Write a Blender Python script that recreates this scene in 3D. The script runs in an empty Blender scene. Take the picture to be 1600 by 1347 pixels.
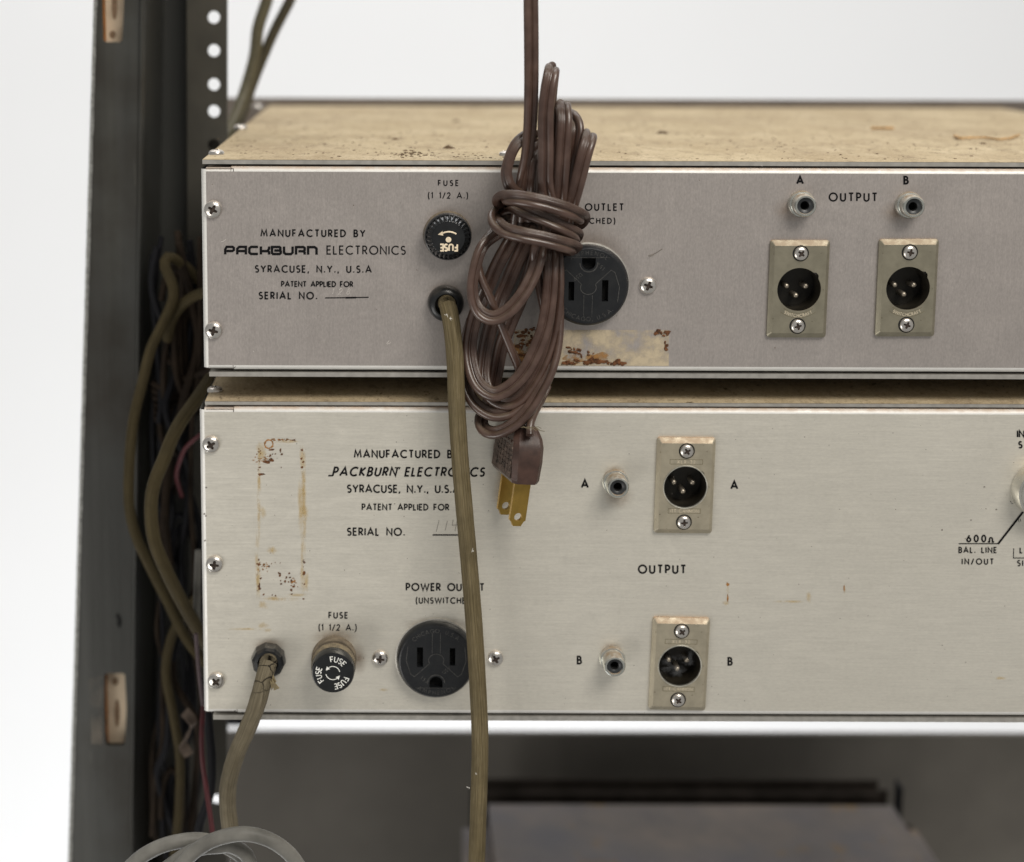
import bpy, bmesh, math, random
from mathutils import Vector, Matrix, geometry
R = math.radians
PI = math.pi
scene = bpy.context.scene
C = scene.collection
rng = random.Random(7)

# ------------------------------------------------------------------ camera
F = 2600.0; CX = 600.0; CY = 450.0; PITCH = 9.4; ROLL = 0.2; D = 0.627
cd = bpy.data.cameras.new('camera'); cam = bpy.data.objects.new('camera', cd); C.objects.link(cam)
cd.sensor_fit = 'HORIZONTAL'; cd.sensor_width = 36.0; cd.lens = F / 1600 * 36
cd.shift_x = (800 - CX) / 1600; cd.shift_y = (CY - 673.5) / 1600
M3 = Matrix.Rotation(R(90 - PITCH), 3, 'X') @ Matrix.Rotation(R(ROLL), 3, 'Z')
CAM = Vector((0, -D, 0))
cam.matrix_world = Matrix.Translation(CAM) @ M3.to_4x4()
cd.clip_start = 0.01; cd.clip_end = 50
cd.dof.use_dof = True; cd.dof.focus_distance = D * 1.0; cd.dof.aperture_fstop = 6.7
scene.camera = cam

# ------------------------------------------------------------------ world, lamps, exposure
w = bpy.data.worlds.new('World'); scene.world = w; w.use_nodes = True
bg = w.node_tree.nodes['Background']
bg.inputs[0].default_value = (1.0, 0.985, 0.95, 1); bg.inputs[1].default_value = 0.28
def area(name, loc, target, size, power, col):
    l = bpy.data.lights.new(name, 'AREA'); l.shape = 'RECTANGLE'; l.size = size[0]; l.size_y = size[1]
    l.energy = power; l.color = col
    o = bpy.data.objects.new(name, l); C.objects.link(o); o.location = loc
    o.rotation_euler = (Vector(target) - Vector(loc)).to_track_quat('-Z', 'Y').to_euler()
    return o
area('key_softbox', (0.55, -0.95, 0.95), (0.08, 0, -0.15), (0.8, 0.6), 18.6, (1.0, 0.95, 0.875))
area('low_fill', (-0.75, -0.75, -0.75), (-0.05, 0, -0.15), (0.6, 0.6), 4.4, (1.0, 0.97, 0.92))  # added fill, stands in for light bounced off a white floor
area('wall_fill', (-0.2, 0.75, 2.1), (0.0, 2.0, 0.1), (2.4, 0.8), 35.0, (0.985, 0.99, 1))  # added unseen lamp, lifts the wall toward white from above
area('wall_fill_low', (0.0, 0.75, -2.1), (0.0, 2.0, -0.1), (2.4, 0.8), 28.0, (0.985, 0.99, 1))  # added unseen lamp, evens the wall brightness from below
scene.view_settings.view_transform = 'Standard'; scene.view_settings.look = 'None'
scene.view_settings.exposure = 0.15; scene.view_settings.gamma = 1.0
scene.render.resolution_x = 1024; scene.render.resolution_y = 862
scene.render.engine = 'CYCLES'

# ------------------------------------------------------------------ helpers
def P(x, y, Y=0.0):
    "point of the plane at depth Y that is seen at photograph pixel x, y"
    d = M3 @ Vector(((x - CX) / F, -(y - CY) / F, -1))
    return CAM + d * ((Y - CAM.y) / d.y)
def Zpx(y, Y=0.0, x=600): return P(x, y, Y).z
def Xpx(x, Y=0.0, y=600): return P(x, y, Y).x
WP = {}
def thing(name, loc, label, cat, group=None):
    o = bpy.data.objects.new(name, None); C.objects.link(o); o.location = loc; o.empty_display_size = 0.01
    o['label'] = label; o['category'] = cat
    if group: o['group'] = group
    WP[o] = Vector(loc); return o
def finish(name, me, mats, parent=None, loc=(0, 0, 0), smooth=35):
    for m in (mats if isinstance(mats, (list, tuple)) else [mats]): me.materials.append(m)
    if smooth:
        me.shade_smooth(); me.set_sharp_from_angle(angle=R(smooth))
    o = bpy.data.objects.new(name, me); C.objects.link(o); o.parent = parent; o.location = loc
    return o
class MB:
    def __init__(s): s.v = []; s.f = []; s.m = []; s.uv = {}
    def add(s, vs, fs, mi=0, uvs=None):
        b = len(s.v); s.v += [tuple(v) for v in vs]
        for k, f in enumerate(fs):
            if uvs: s.uv[len(s.f)] = uvs[k]
            s.f.append(tuple(b + i for i in f)); s.m.append(mi)
    def box(s, x0, x1, y0, y1, z0, z1, mi=0, bev=0.0, seg=2):
        if bev:
            bm = bmesh.new(); bmesh.ops.create_cube(bm, size=1)
            for v in bm.verts: v.co = Vector(((x0+x1)/2+v.co.x*(x1-x0), (y0+y1)/2+v.co.y*(y1-y0), (z0+z1)/2+v.co.z*(z1-z0)))
            bmesh.ops.bevel(bm, geom=bm.edges[:], offset=bev, segments=seg, affect='EDGES')
            bm.verts.index_update()
            s.add([v.co for v in bm.verts], [[v.index for v in f.verts] for f in bm.faces], mi); bm.free(); return
        s.add([(x0,y0,z0),(x1,y0,z0),(x1,y1,z0),(x0,y1,z0),(x0,y0,z1),(x1,y0,z1),(x1,y1,z1),(x0,y1,z1)],
              [(0,3,2,1),(4,5,6,7),(0,1,5,4),(1,2,6,5),(2,3,7,6),(3,0,4,7)], mi)
    def lathe(s, prof, n=48, mi=0, flute=None, c=(0,0), cap=True):
        "profile of (radius, height toward -Y); flute = (i0, i1, count, amplitude)"
        vs = []
        for k, (r, h) in enumerate(prof):
            for i in range(n):
                a = 2*PI*i/n; rr = r
                if flute and flute[0] <= k <= flute[1]: rr = r * (1 + flute[3]*math.cos(flute[2]*a))
                vs.append((c[0]+rr*math.cos(a), -h, c[1]+rr*math.sin(a)))
        fs = []
        for k in range(len(prof)-1):
            for i in range(n):
                j = (i+1) % n; fs.append((k*n+i, k*n+j, (k+1)*n+j, (k+1)*n+i))
        if cap: fs.append(tuple((len(prof)-1)*n+i for i in range(n)))
        s.add(vs, fs, mi)
    def sheet(s, outer, holes, y0, y1, mi=0, back=True, wall_mi=None):
        "flat plate in XZ with holes; y0 front, y1 back"
        loops = [outer] + holes; pts = []; edges = []
        for lp in loops:
            b = len(pts); pts += [Vector(p) for p in lp]
            edges += [(b+i, b+(i+1) % len(lp)) for i in range(len(lp))]
        r = geometry.delaunay_2d_cdt([Vector((p[0]*1000, p[1]*1000)) for p in pts], edges, [], 1, 1e-6)
        V = [(p[0]/1000, p[1]/1000) for p in r[0]]; T = []
        for t in r[2]:
            cx = sum(V[i][0] for i in t)/len(t); cz = sum(V[i][1] for i in t)/len(t)
            if not inside(cx, cz, outer) or any(inside(cx, cz, h) for h in holes): continue
            a, b2, c2 = V[t[0]], V[t[1]], V[t[2]]
            if (b2[0]-a[0])*(c2[1]-a[1])-(b2[1]-a[1])*(c2[0]-a[0]) < 0: t = t[::-1]
            T.append(tuple(t))
        s.add([(x, y0, z) for x, z in V], T, mi)
        if back: s.add([(x, y1, z) for x, z in V], [t[::-1] for t in T], mi)
        for lp in loops:
            n = len(lp)
            s.add([(p[0], y0, p[1]) for p in lp]+[(p[0], y1, p[1]) for p in lp], [(i, (i+1) % n, n+(i+1) % n, n+i) for i in range(n)], mi if wall_mi is None else wall_mi)
    def mesh(s, name, off=(0,0,0)):
        me = bpy.data.meshes.new(name); o = Vector(off)
        me.from_pydata([tuple(Vector(v)-o) for v in s.v], [], s.f)
        me.polygons.foreach_set('material_index', s.m)
        if s.uv:
            ul = me.uv_layers.new(name='UVMap')
            for p in me.polygons:
                if p.index in s.uv:
                    for k, li in enumerate(p.loop_indices): ul.data[li].uv = s.uv[p.index][k]
        me.update(); return me
    def build(s, name, mats, parent=None, smooth=35):
        off = WP.get(parent, Vector((0,0,0)))
        o = finish(name, s.mesh(name, off), mats, parent, (0,0,0), smooth); WP[o] = off; return o
def inside(x, z, poly):
    c = False; n = len(poly); j = n-1
    for i in range(n):
        if (poly[i][1] > z) != (poly[j][1] > z) and x < (poly[j][0]-poly[i][0])*(z-poly[i][1])/(poly[j][1]-poly[i][1])+poly[i][0]: c = not c
        j = i
    return c
def circ(cx, cz, r, n=40, a0=0): return [(cx+r*math.cos(a0+2*PI*i/n), cz+r*math.sin(a0+2*PI*i/n)) for i in range(n)]
def rrect(x0, x1, z0, z1, r, n=4):
    o = []
    for cx, cz, a in ((x1-r, z0+r, -90), (x1-r, z1-r, 0), (x0+r, z1-r, 90), (x0+r, z0+r, 180)):
        for k in range(n+1):
            t = R(a+90*k/n); o.append((cx+r*math.cos(t), cz+r*math.sin(t)))
    return o
def inst(name, me, parent, wpos, rot=0.0, scale=1.0):
    o = bpy.data.objects.new(name, me); C.objects.link(o); o.parent = parent
    o.location = Vector(wpos) - WP.get(parent, Vector((0,0,0))); o.rotation_euler = (0, rot, 0); o.scale = (scale,)*3
    WP[o] = Vector(wpos); return o
def catmull(pts, step=0.0016):
    out = []; n = len(pts)
    for i in range(n-1):
        p0 = pts[max(i-1, 0)]; p1 = pts[i]; p2 = pts[i+1]; p3 = pts[min(i+2, n-1)]
        L = (Vector(p2[:3])-Vector(p1[:3])).length; k = max(2, int(L/step))
        for j in range(k):
            t = j/k; r = []
            for a, b, c, d in zip(p0, p1, p2, p3):
                r.append(0.5*((2*b)+(-a+c)*t+(2*a-5*b+4*c-d)*t*t+(-a+3*b-3*c+d)*t**3))
            out.append(r)
    out.append(list(pts[-1])); return out
def sweep(mb, ctrl, prof, step=0.0016, mi=0, scale_fn=None, wob=0.0, seed=0, caps=True):
    "ctrl: (px, py, depth in mm in front of the panel, twist deg). Flat side of the profile faces -Y at twist 0"
    pts = [tuple(P(c[0], c[1], -c[2]/1000)) + (c[3] if len(c) > 3 else 0,) for c in ctrl]
    sp = catmull(pts, step); n = len(prof); vs = []; L = 0; uvl = []
    pos = [Vector(p[:3]) for p in sp]; lastb = None
    for i, p in enumerate(sp):
        t = (pos[min(i+1, len(pos)-1)]-pos[max(i-1, 0)]).normalized()
        nn = Vector((0, -1, 0)); nn = nn - t*nn.dot(t)
        b = t.cross(nn) if nn.length > 0.05 else (lastb or Vector((1, 0, 0)))
        if lastb is not None:
            wgt = min(1.0, max(0.0, (nn.length-0.1)/0.5)) ; bt = lastb - t*lastb.dot(t)
            if b.length > 1e-6: b = (b.normalized()*wgt + bt.normalized()*(1-wgt))
            else: b = bt
        b.normalize(); nn = b.cross(t).normalized(); lastb = b.copy()
        if i: L += (pos[i]-pos[i-1]).length
        a = R(p[3]); ca, sa = math.cos(a), math.sin(a)
        s = scale_fn(i/(len(sp)-1)) if scale_fn else 1.0
        if wob: s *= 1+wob*math.sin(L*420+seed)+wob*0.7*math.sin(L*1130+seed*3)
        for q in prof:
            u = q[0]*ca-q[1]*sa; v = q[0]*sa+q[1]*ca
            vs.append(pos[i]+b*u*s+nn*v*s)
        uvl.append(L)
    fs = []; uvs = []
    for i in range(len(sp)-1):
        for k in range(n):
            j = (k+1) % n; fs.append((i*n+k, (i+1)*n+k, (i+1)*n+j, i*n+j))
            uvs.append(((k/n, uvl[i]), (k/n, uvl[i+1]), ((k+1)/n, uvl[i+1]), ((k+1)/n, uvl[i])))
    mb.add(vs, fs, mi, uvs)
    if caps:
        m = (len(sp)-1)*n
        mb.add(vs[:n], [tuple(range(n))], mi); mb.add(vs[m:], [tuple(range(n))[::-1]], mi)
    return pos

# ------------------------------------------------------------------ stroke lettering
def arc(cx, cy, rx, ry, a0, a1, n=14): return [(cx+rx*math.cos(R(a0+(a1-a0)*i/n)), cy+ry*math.sin(R(a0+(a1-a0)*i/n))) for i in range(n+1)]
G = {
 'A': (.84, [[(0,0),(.42,1),(.84,0)], [(.15,.31),(.69,.31)]]),
 'B': (.5, [[(.22,0),(0,0),(0,1),(.2,1)]+arc(.2,.76,.24,.24,90,-90)+[(0,.52)], [(.2,.52)]+arc(.24,.26,.27,.26,90,-90)+[(.2,0)]]),
 'C': (.82, [arc(.5,.5,.5,.5,48,312,22)]),
 'D': (.68, [[(0,0),(0,1),(.18,1)]+arc(.18,.5,.5,.5,90,-90,18)+[(0,0)]]),
 'E': (.46, [[(.46,1),(0,1),(0,0),(.46,0)], [(0,.52),(.42,.52)]]),
 'F': (.44, [[(.44,1),(0,1),(0,0)], [(0,.5),(.4,.5)]]),
 'G': (.9, [arc(.5,.5,.5,.5,48,350,22)+[(.99,.48),(.55,.48)]]),
 'H': (.64, [[(0,0),(0,1)], [(.64,0),(.64,1)], [(0,.53),(.64,.53)]]),
 'I': (.0, [[(0,0),(0,1)]]),
 'K': (.58, [[(0,0),(0,1)], [(.52,1),(.03,.5),(.58,0)]]),
 'L': (.4, [[(0,1),(0,0),(.4,0)]]),
 'M': (.92, [[(0,0),(.13,1),(.46,.18),(.79,1),(.92,0)]]),
 'N': (.7, [[(0,0),(0,1),(.7,0),(.7,1)]]),
 'O': (1., [arc(.5,.5,.5,.5,90,449,26)]),
 'P': (.48, [[(0,0),(0,1),(.2,1)]+arc(.2,.72,.28,.28,90,-90)+[(0,.44)]]),
 'R': (.5, [[(0,0),(0,1),(.2,1)]+arc(.2,.73,.27,.27,90,-90)+[(0,.46)], [(.2,.46),(.52,0)]]),
 'S': (.48, [arc(.25,.75,.22,.24,35,250,12)+arc(.25,.26,.24,.26,80,-145,14)]),
 'T': (.56, [[(0,1),(.56,1)], [(.28,1),(.28,0)]]),
 'U': (.6, [[(0,1),(0,.3)]+arc(.3,.3,.3,.3,180,360,12)+[(.6,1)]]),
 'V': (.76, [[(0,1),(.38,0),(.76,1)]]),
 'W': (1.16, [[(0,1),(.29,0),(.58,.92),(.87,0),(1.16,1)]]),
 'X': (.66, [[(0,0),(.66,1)], [(0,1),(.66,0)]]),
 'Y': (.68, [[(0,1),(.34,.48),(.68,1)], [(.34,.48),(.34,0)]]),
 '0': (.58, [arc(.29,.5,.29,.5,90,449,24)]),
 '1': (.18, [[(0,.84),(.17,1),(.17,0)]]),
 '2': (.5, [arc(.25,.72,.24,.28,170,-35,12)+[(0,0),(.5,0)]]),
 '3': (.46, [arc(.22,.76,.22,.24,150,-90,12), arc(.22,.27,.25,.27,90,-150,12)]),
 '4': (.54, [[(.4,0),(.4,1),(0,.27),(.54,.27)]]),
 '5': (.48, [[(.44,1),(.12,1),(.07,.58)]+arc(.22,.32,.26,.32,110,-150,12)]),
 '6': (.56, [[(.4,1),(.08,.48)]+arc(.28,.3,.28,.3,150,-209,20)]),
 '8': (.46, [arc(.23,.76,.2,.24,90,449,16), arc(.23,.27,.23,.27,90,449,18)]),
 '(': (.2, [arc(.40,.45,.36,.80,122,238,10)]),
 ')': (.2, [arc(-.20,.45,.36,.80,58,-58,10)]),
 '.': (.1, [[(.05,-.01),(.05,.15)]]), ',': (.1, [[(.07,.13),(.0,-.18)]]),
 '/': (.44, [[(0,-.08),(.44,1.04)]]), '-': (.28, [[(0,.42),(.28,.42)]]), ' ': (.46, []),
 '~': (1.1, [[(0,.02),(.3,.02),(.3,.4)]+arc(.55,.45,.25,.3,180,0,10)+[(.8,.02),(1.1,.02)]]),
}
def ribbon(pts, hw):
    "outline quads of a stroke with mitred joints"
    pts = [Vector(p) for i, p in enumerate(pts) if i == 0 or (Vector(p)-Vector(pts[i-1])).length > 1e-5]
    L = []; Rr = []; n = len(pts); closed = (pts[0]-pts[-1]).length < hw*0.6 and n > 6
    for i in range(n):
        a = pts[i-1] if i > 0 else (pts[-2] if closed else None)
        b = pts[i+1] if i < n-1 else (pts[1] if closed else None)
        d1 = (pts[i]-a).normalized() if a is not None and (pts[i]-a).length > 1e-6 else None
        d2 = (b-pts[i]).normalized() if b is not None and (b-pts[i]).length > 1e-6 else None
        d1 = d1 or d2; d2 = d2 or d1
        n1 = Vector((-d1.y, d1.x)); n2 = Vector((-d2.y, d2.x)); m = n1+n2
        if m.length < 0.2: m = n1
        m.normalize(); k = min(2.2, 1/max(0.3, m.dot(n1)))
        L.append(pts[i]+m*hw*k); Rr.append(pts[i]-m*hw*k)
    return L, Rr
def write(mb, s, width, height, weight, fn, shear=0.0, mi=0, stretch=1.0, gl=G, minlen=0.0):
    "lay the string out over width; fn(u, v, k) gives the 3-D point"
    g = [gl[c] for c in s]; tot = sum(a[0] for a in g)*height*stretch; gap = (width-tot)/max(1, len(s)-1); u = 0; k = 0
    for wd, strokes in g:
        for st in strokes:
            pl = [(u+(x*stretch+shear*y)*height, y*height) for x, y in st]
            L, Rr = ribbon(pl, weight/2); n = len(L); k += 1
            mb.add([fn(a.x, a.y, k) for a in L]+[fn(a.x, a.y, k) for a in Rr], [(i+1, i, n+i, n+i+1) for i in range(n-1)], mi)
        u += wd*height*stretch+gap
def text_px(parent, s, x0, x1, yc, h, mat, weight=None, shear=0.0, stretch=1.0, gl=G, off=0.00012, slope=0.0035):
    mb = MB(); weight = (weight or h*0.155)*1.3
    write(mb, s, x1-x0-shear*h, h, weight, lambda u, v, k: P(x0+u, yc+h/2-v+slope*(x0+u-800)-slope*((x0+x1)/2-800), -off-0.000006*(k % 3)), shear, 0, stretch, gl)
    return mb.build('lettering', mat, parent, smooth=0)
def line_px(mb, pts, wpx, Y=-0.00013, mi=0):
    L, Rr = ribbon(pts, wpx/2); n = len(L)
    mb.add([P(a.x, a.y, Y) for a in L]+[P(a.x, a.y, Y) for a in Rr], [(i, i+1, n+i+1, n+i) for i in range(n-1)], mi)
LOGO = {
 'P': (1.0, [[(.06,0),(.06,.62),(.2,.94),(.8,.94),(.94,.8),(.94,.55),(.8,.42),(.2,.42)]]),
 'A': (1.0, [[(.06,0),(.06,.7),(.26,.94),(.94,.94),(.94,0)], [(.1,.42),(.9,.42)]]),
 'C': (.95, [[(.95,.94),(.24,.94),(.06,.76),(.06,.24),(.24,.06),(.95,.06)]]),
 'K': (.9, [[(.06,1),(.06,0)], [(.06,.42),(.8,.42),(.9,.3),(.9,0)], [(.9,1),(.9,.72),(.72,.42)]]),
 'B': (1.0, [[(.06,.06),(.06,.94),(.82,.94),(.92,.84),(.92,.62),(.82,.5),(.3,.5)], [(.82,.5),(.96,.4),(.96,.18),(.84,.06),(.06,.06)]]),
 'U': (1.0, [[(.06,1),(.06,.24),(.24,.06),(.76,.06),(.94,.24),(.94,1)]]),
 'R': (1.0, [[(.06,0),(.06,.94),(.82,.94),(.94,.82),(.94,.56),(.82,.42),(.3,.42)], [(.78,.42),(.94,.28),(.94,0)]]),
 'N': (.95, [[(.06,0),(.06,.94),(.72,.94),(.92,.76),(.92,0)]]),
}

# ------------------------------------------------------------------ materials
class N:
    def __init__(s, name):
        s.m = bpy.data.materials.new(name); s.m.use_nodes = True; s.t = s.m.node_tree
        s.b = s.t.nodes['Principled BSDF']; s.tc = s.t.nodes.new('ShaderNodeTexCoord')
    def link(s, a, b): s.t.links.new(a, b)
    def noise(s, scale, stretch=(1,1,1), detail=4, rough=.55, coord='Object', dist=0.0, seed=0.0):
        mp = s.t.nodes.new('ShaderNodeMapping'); mp.inputs['Scale'].default_value = stretch
        mp.inputs['Location'].default_value = (seed, seed*1.7, seed*.6)
        s.link(s.tc.outputs[coord], mp.inputs['Vector'])
        n = s.t.nodes.new('ShaderNodeTexNoise'); n.inputs['Scale'].default_value = scale
        n.inputs['Detail'].default_value = detail; n.inputs['Roughness'].default_value = rough; n.inputs['Distortion'].default_value = dist
        s.link(mp.outputs[0], n.inputs['Vector']); return n.outputs['Fac']
    def ramp(s, x, lo, hi, a=0.0, b=1.0):
        r = s.t.nodes.new('ShaderNodeMapRange'); r.inputs[1].default_value = lo; r.inputs[2].default_value = hi
        r.inputs[3].default_value = a; r.inputs[4].default_value = b; s.link(x, r.inputs[0]); return r.outputs[0]
    def mix(s, fac, a, b):
        m = s.t.nodes.new('ShaderNodeMix'); m.data_type = 'RGBA'
        if isinstance(fac, float): m.inputs[0].default_value = fac
        else: s.link(fac, m.inputs[0])
        for v, i in ((a, 6), (b, 7)):
            if isinstance(v, tuple): m.inputs[i].default_value = (*v, 1)
            else: s.link(v, m.inputs[i])
        return m.outputs[2]
    def math(s, op, a, b=None):
        m = s.t.nodes.new('ShaderNodeMath'); m.operation = op
        for v, i in ((a, 0), (b, 1)):
            if v is None: continue
            if isinstance(v, (int, float)): m.inputs[i].default_value = v
            else: s.link(v, m.inputs[i])
        return m.outputs[0]
    def up(s):
        g = s.t.nodes.new('ShaderNodeNewGeometry'); x = s.t.nodes.new('ShaderNodeSeparateXYZ'); s.link(g.outputs['Normal'], x.inputs[0]); return x.outputs['Z']
    def sep(s, coord='Object'):
        x = s.t.nodes.new('ShaderNodeSeparateXYZ'); s.link(s.tc.outputs[coord], x.inputs[0]); return x.outputs
    def bump(s, h, strength=.3, dist=.0002):
        b = s.t.nodes.new('ShaderNodeBump'); b.inputs['Strength'].default_value = strength; b.inputs['Distance'].default_value = dist
        if s.b.inputs['Normal'].links: s.link(s.b.inputs['Normal'].links[0].from_socket, b.inputs['Normal'])
        s.link(h, b.inputs['Height']); s.link(b.outputs[0], s.b.inputs['Normal'])
    def fin(s, col, rough=.5, metal=0.0, **k):
        for v, i in ((col, 'Base Color'), (rough, 'Roughness'), (metal, 'Metallic')):
            if isinstance(v, tuple): s.b.inputs[i].default_value = (*v, 1)
            elif isinstance(v, (int, float)): s.b.inputs[i].default_value = v
            else: s.link(v, s.b.inputs[i])
        for kk, v in k.items(): s.b.inputs[kk.replace('_', ' ')].default_value = v
        return s.m
def simple(name, c, rough=.5, metal=0.0, var=.25, scale=400, bump=.0, **k):
    n = N(name); f = n.ramp(n.noise(scale), .3, .7)
    col = n.mix(f, tuple(x*(1-var) for x in c), tuple(min(1, x*(1+var)) for x in c))
    if bump: n.bump(n.noise(scale*3, detail=6), bump, .0002)
    return n.fin(col, rough, metal, **k)

DUST = (.42, .30, .17)
def aluminium(name, c, streak, metal, rough, vertical=False, amp=.12, blotch=.05, yellow=None):
    n = N(name)
    st = (60, 1, 3) if vertical else (2.2, 1, 75)
    s1 = n.noise(26, st, 5, .7); s2 = n.noise(70, (40, 1, 9) if vertical else (3, 1, 120), 3, .6, seed=3)
    f = n.ramp(n.math('ADD', n.math('MULTIPLY', s1, .6), n.math('MULTIPLY', s2, .4)), .34, .66)
    col = n.mix(f, tuple(x*(1-amp) for x in c), tuple(min(1, x*(1+amp)) for x in c))
    big = n.ramp(n.noise(9, (1,1,1.5), 3, .5, seed=5), .35, .7, 0, blotch*4)
    col = n.mix(big, col, streak)
    fine = n.ramp(n.noise(1500, (1,1,.45) if vertical else (.35,1,1), 3, .7, seed=2), .38, .66, 0, .5 if vertical else .22)
    col = n.mix(fine, col, tuple(min(1, x*1.35) for x in c))
    spk = n.ramp(n.noise(900, (1,1,1), 2, .5, seed=8), .745, .77)
    col = n.mix(spk, col, (.14,.10,.06))
    # dust that has settled on the rounded upper bend
    u = n.up(); d = n.math('MULTIPLY', n.ramp(u, .25, .8), n.ramp(n.noise(300, detail=5), .3, .6, .35, .9))
    col = n.mix(d, col, (.56,.44,.34))
    rg = n.math('ADD', n.ramp(f, 0, 1, rough-.05, rough+.07), n.math('MULTIPLY', d, .4))
    sm = n.ramp(n.noise(34, (1,1,1.4), 6, .75, seed=21, dist=1.5), .45, .68, 0, .10); rg = n.math('ADD', rg, sm)
    sm2 = n.ramp(n.noise(55, (1.3,1,.6), 6, .7, seed=31, dist=2.0), .56, .70, 0, .14); col = n.mix(sm2, col, tuple(x*.72 for x in c))
    n.bump(f, .12, .00006); n.bump(n.noise(7, detail=2, seed=40), .25, .004)
    mt = n.math('MULTIPLY', n.math('SUBTRACT', 1.0, d), metal)
    return n.fin(col, rg, mt)
M_up = aluminium('mauve_grey_satin_aluminium', (.395,.360,.338), (.34,.315,.30), .60, .37, vertical=True, amp=.05, blotch=.10)  # same metal as the lower panel; darker base paints in dimmer reflections
M_lo = aluminium('warm_brushed_aluminium', (.68,.65,.575), (.59,.56,.485), .55, .34, amp=.085, blotch=.09)  # warmer finish, with brighter reflections painted into the pale base
M_bend = aluminium('clean_lit_bend', (.74,.73,.70), (.66,.64,.61), .35, .46, amp=.03)  # clean metal, made paler to paint in the white surroundings it reflects
M_edge = simple('bare_sheet_edge', (.50,.48,.44), .35, .7, .15, 300)

def lid_mat():
    n = N('dusty_beige_lid')
    a = n.ramp(n.noise(26, (1,.8,1), 6, .65), .34, .66)
    col = n.mix(a, (.36,.275,.165), (.53,.435,.285))
    b = n.ramp(n.noise(11, (1,1.6,1), 5, .65, seed=4), .45, .62, 0, .6)
    col = n.mix(b, col, (.30,.225,.145))
    g = n.ramp(n.noise(48, (1,.5,1), 5, .7, seed=14), .52, .68, 0, .6)
    col = n.mix(g, col, (.62,.52,.36))
    p = n.ramp(n.noise(95, (.8,.35,1), 5, .7, seed=9), .55, .66, 0, .6)
    col = n.mix(p, col, (.22,.16,.10))
    p2 = n.ramp(n.noise(240, (1,.45,1), 4, .7, seed=19), .55, .66, 0, .7); col = n.mix(p2, col, (.17,.12,.075))
    e = n.ramp(n.noise(1100, detail=3), .3, .7, 0, .6)
    col = n.mix(e, col, (.60,.50,.34)); e2 = n.ramp(n.noise(1500, detail=2, seed=3), .5, .75, 0, .6); col = n.mix(e2, col, (.24,.18,.11))
    s1 = n.ramp(n.noise(420, (1,.7,1), 5, .7, seed=1), .60, .66)
    clump = n.ramp(n.noise(22, detail=3, seed=6), .36, .56, .2, .95)
    col = n.mix(n.math('MULTIPLY', s1, clump), col, (.075,.05,.028))
    n.bump(n.noise(700, detail=6), .6, .0006); n.bump(n.noise(90, detail=4), .5, .001)
    return n.fin(col, .95, 0, Specular_IOR_Level=.1)
M_lid = lid_mat()
M_ink = simple('black_screen_ink', (.006,.006,.007), .85, 0, .2, 400, 0, Specular_IOR_Level=.12)
M_hair = simple('scratched_writing', (.62,.58,.54), .4, .3)
M_pencil = simple('faint_scribed_mark', (.17,.15,.13), .6, 0)
M_dark = simple('black_void', (.004,.004,.004), .9)
M_black = N('black_bakelite'); _f = M_black.ramp(M_black.noise(90, detail=5, rough=.65), .45, .75, 0, .35); _g = M_black.up()
_d = M_black.math('MULTIPLY', M_black.ramp(_g, .2, .95), M_black.ramp(M_black.noise(350, detail=4), .35, .65, .0, .35))
M_black.bump(M_black.noise(900, detail=4), .15, .0003)
M_black = M_black.fin(M_black.mix(_d, M_black.mix(_f, (.010,.011,.012), (.026,.027,.028)), (.12,.10,.075)), .30, 0, Specular_IOR_Level=.4)
M_gloss = simple('glossy_black_plastic', (.010,.011,.012), .16, 0, .3, 300)
M_outlet = N('dull_black_phenolic'); _f = M_outlet.ramp(M_outlet.noise(160, detail=6, rough=.7), .4, .75, 0, .55)
M_outlet.bump(M_outlet.noise(1200, detail=3), .2, .0003)
M_outlet = M_outlet.fin(M_outlet.mix(_f, (.009,.010,.012), (.024,.025,.025)), .30, 0, Specular_IOR_Level=.42)
M_emb = simple('raised_pale_phenolic', (.048,.047,.045), .5, 0, .5, 900)  # lighter tone for the raised tracks and letters
M_cream = simple('cream_filled_lettering', (.78,.66,.48), .6)
M_white = simple('white_filled_lettering', (.80,.80,.76), .6)
def dusty_metal(name, c, rough, metal, dust=(.44,.30,.17), amt=.9, lo=.15, spot=0.0):
    n = N(name); f = n.ramp(n.noise(250, detail=5), .3, .7)
    col = n.mix(f, tuple(x*.86 for x in c), tuple(min(1, x*1.1) for x in c))
    if spot: col = n.mix(n.ramp(n.noise(700, detail=3, seed=4), .68, .72, 0, spot), col, (.10,.08,.05))
    d = n.math('MULTIPLY', n.ramp(n.up(), lo, lo+.5), n.ramp(n.noise(420, detail=5, seed=2), .3, .6, .25, amt))
    col = n.mix(d, col, dust); n.bump(n.noise(900, detail=4), .12, .0002)
    return n.fin(col, n.ramp(d, 0, 1, rough, .9), n.ramp(d, 0, 1, metal, 0))
M_plate_u = dusty_metal('olive_nickel_plate', (.31,.285,.215), .38, .7, (.42,.30,.20), .9, .3, .5)
M_plate_l = dusty_metal('tan_nickel_plate', (.44,.395,.30), .42, .65, (.46,.31,.20), .95, .3, .7)
M_screw = dusty_metal('nickel_screw', (.66,.63,.59), .24, .92, (.50,.40,.30), .45, .5)
M_recess = simple('dirty_screw_recess', (.035,.024,.018), .7, .3, .4)
M_jack = dusty_metal('nickel_jack_shell', (.60,.61,.57), .24, .92, (.27,.20,.13), .95, .25)
M_jackin = simple('grey_jack_insulator', (.018,.02,.022), .4, 0)
M_pin = simple('dull_silver_pin', (.42,.37,.30), .35, .8)
M_knob = dusty_metal('machined_aluminium_knob', (.66,.65,.60), .25, .92, (.46,.34,.18), .8, .4)
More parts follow.
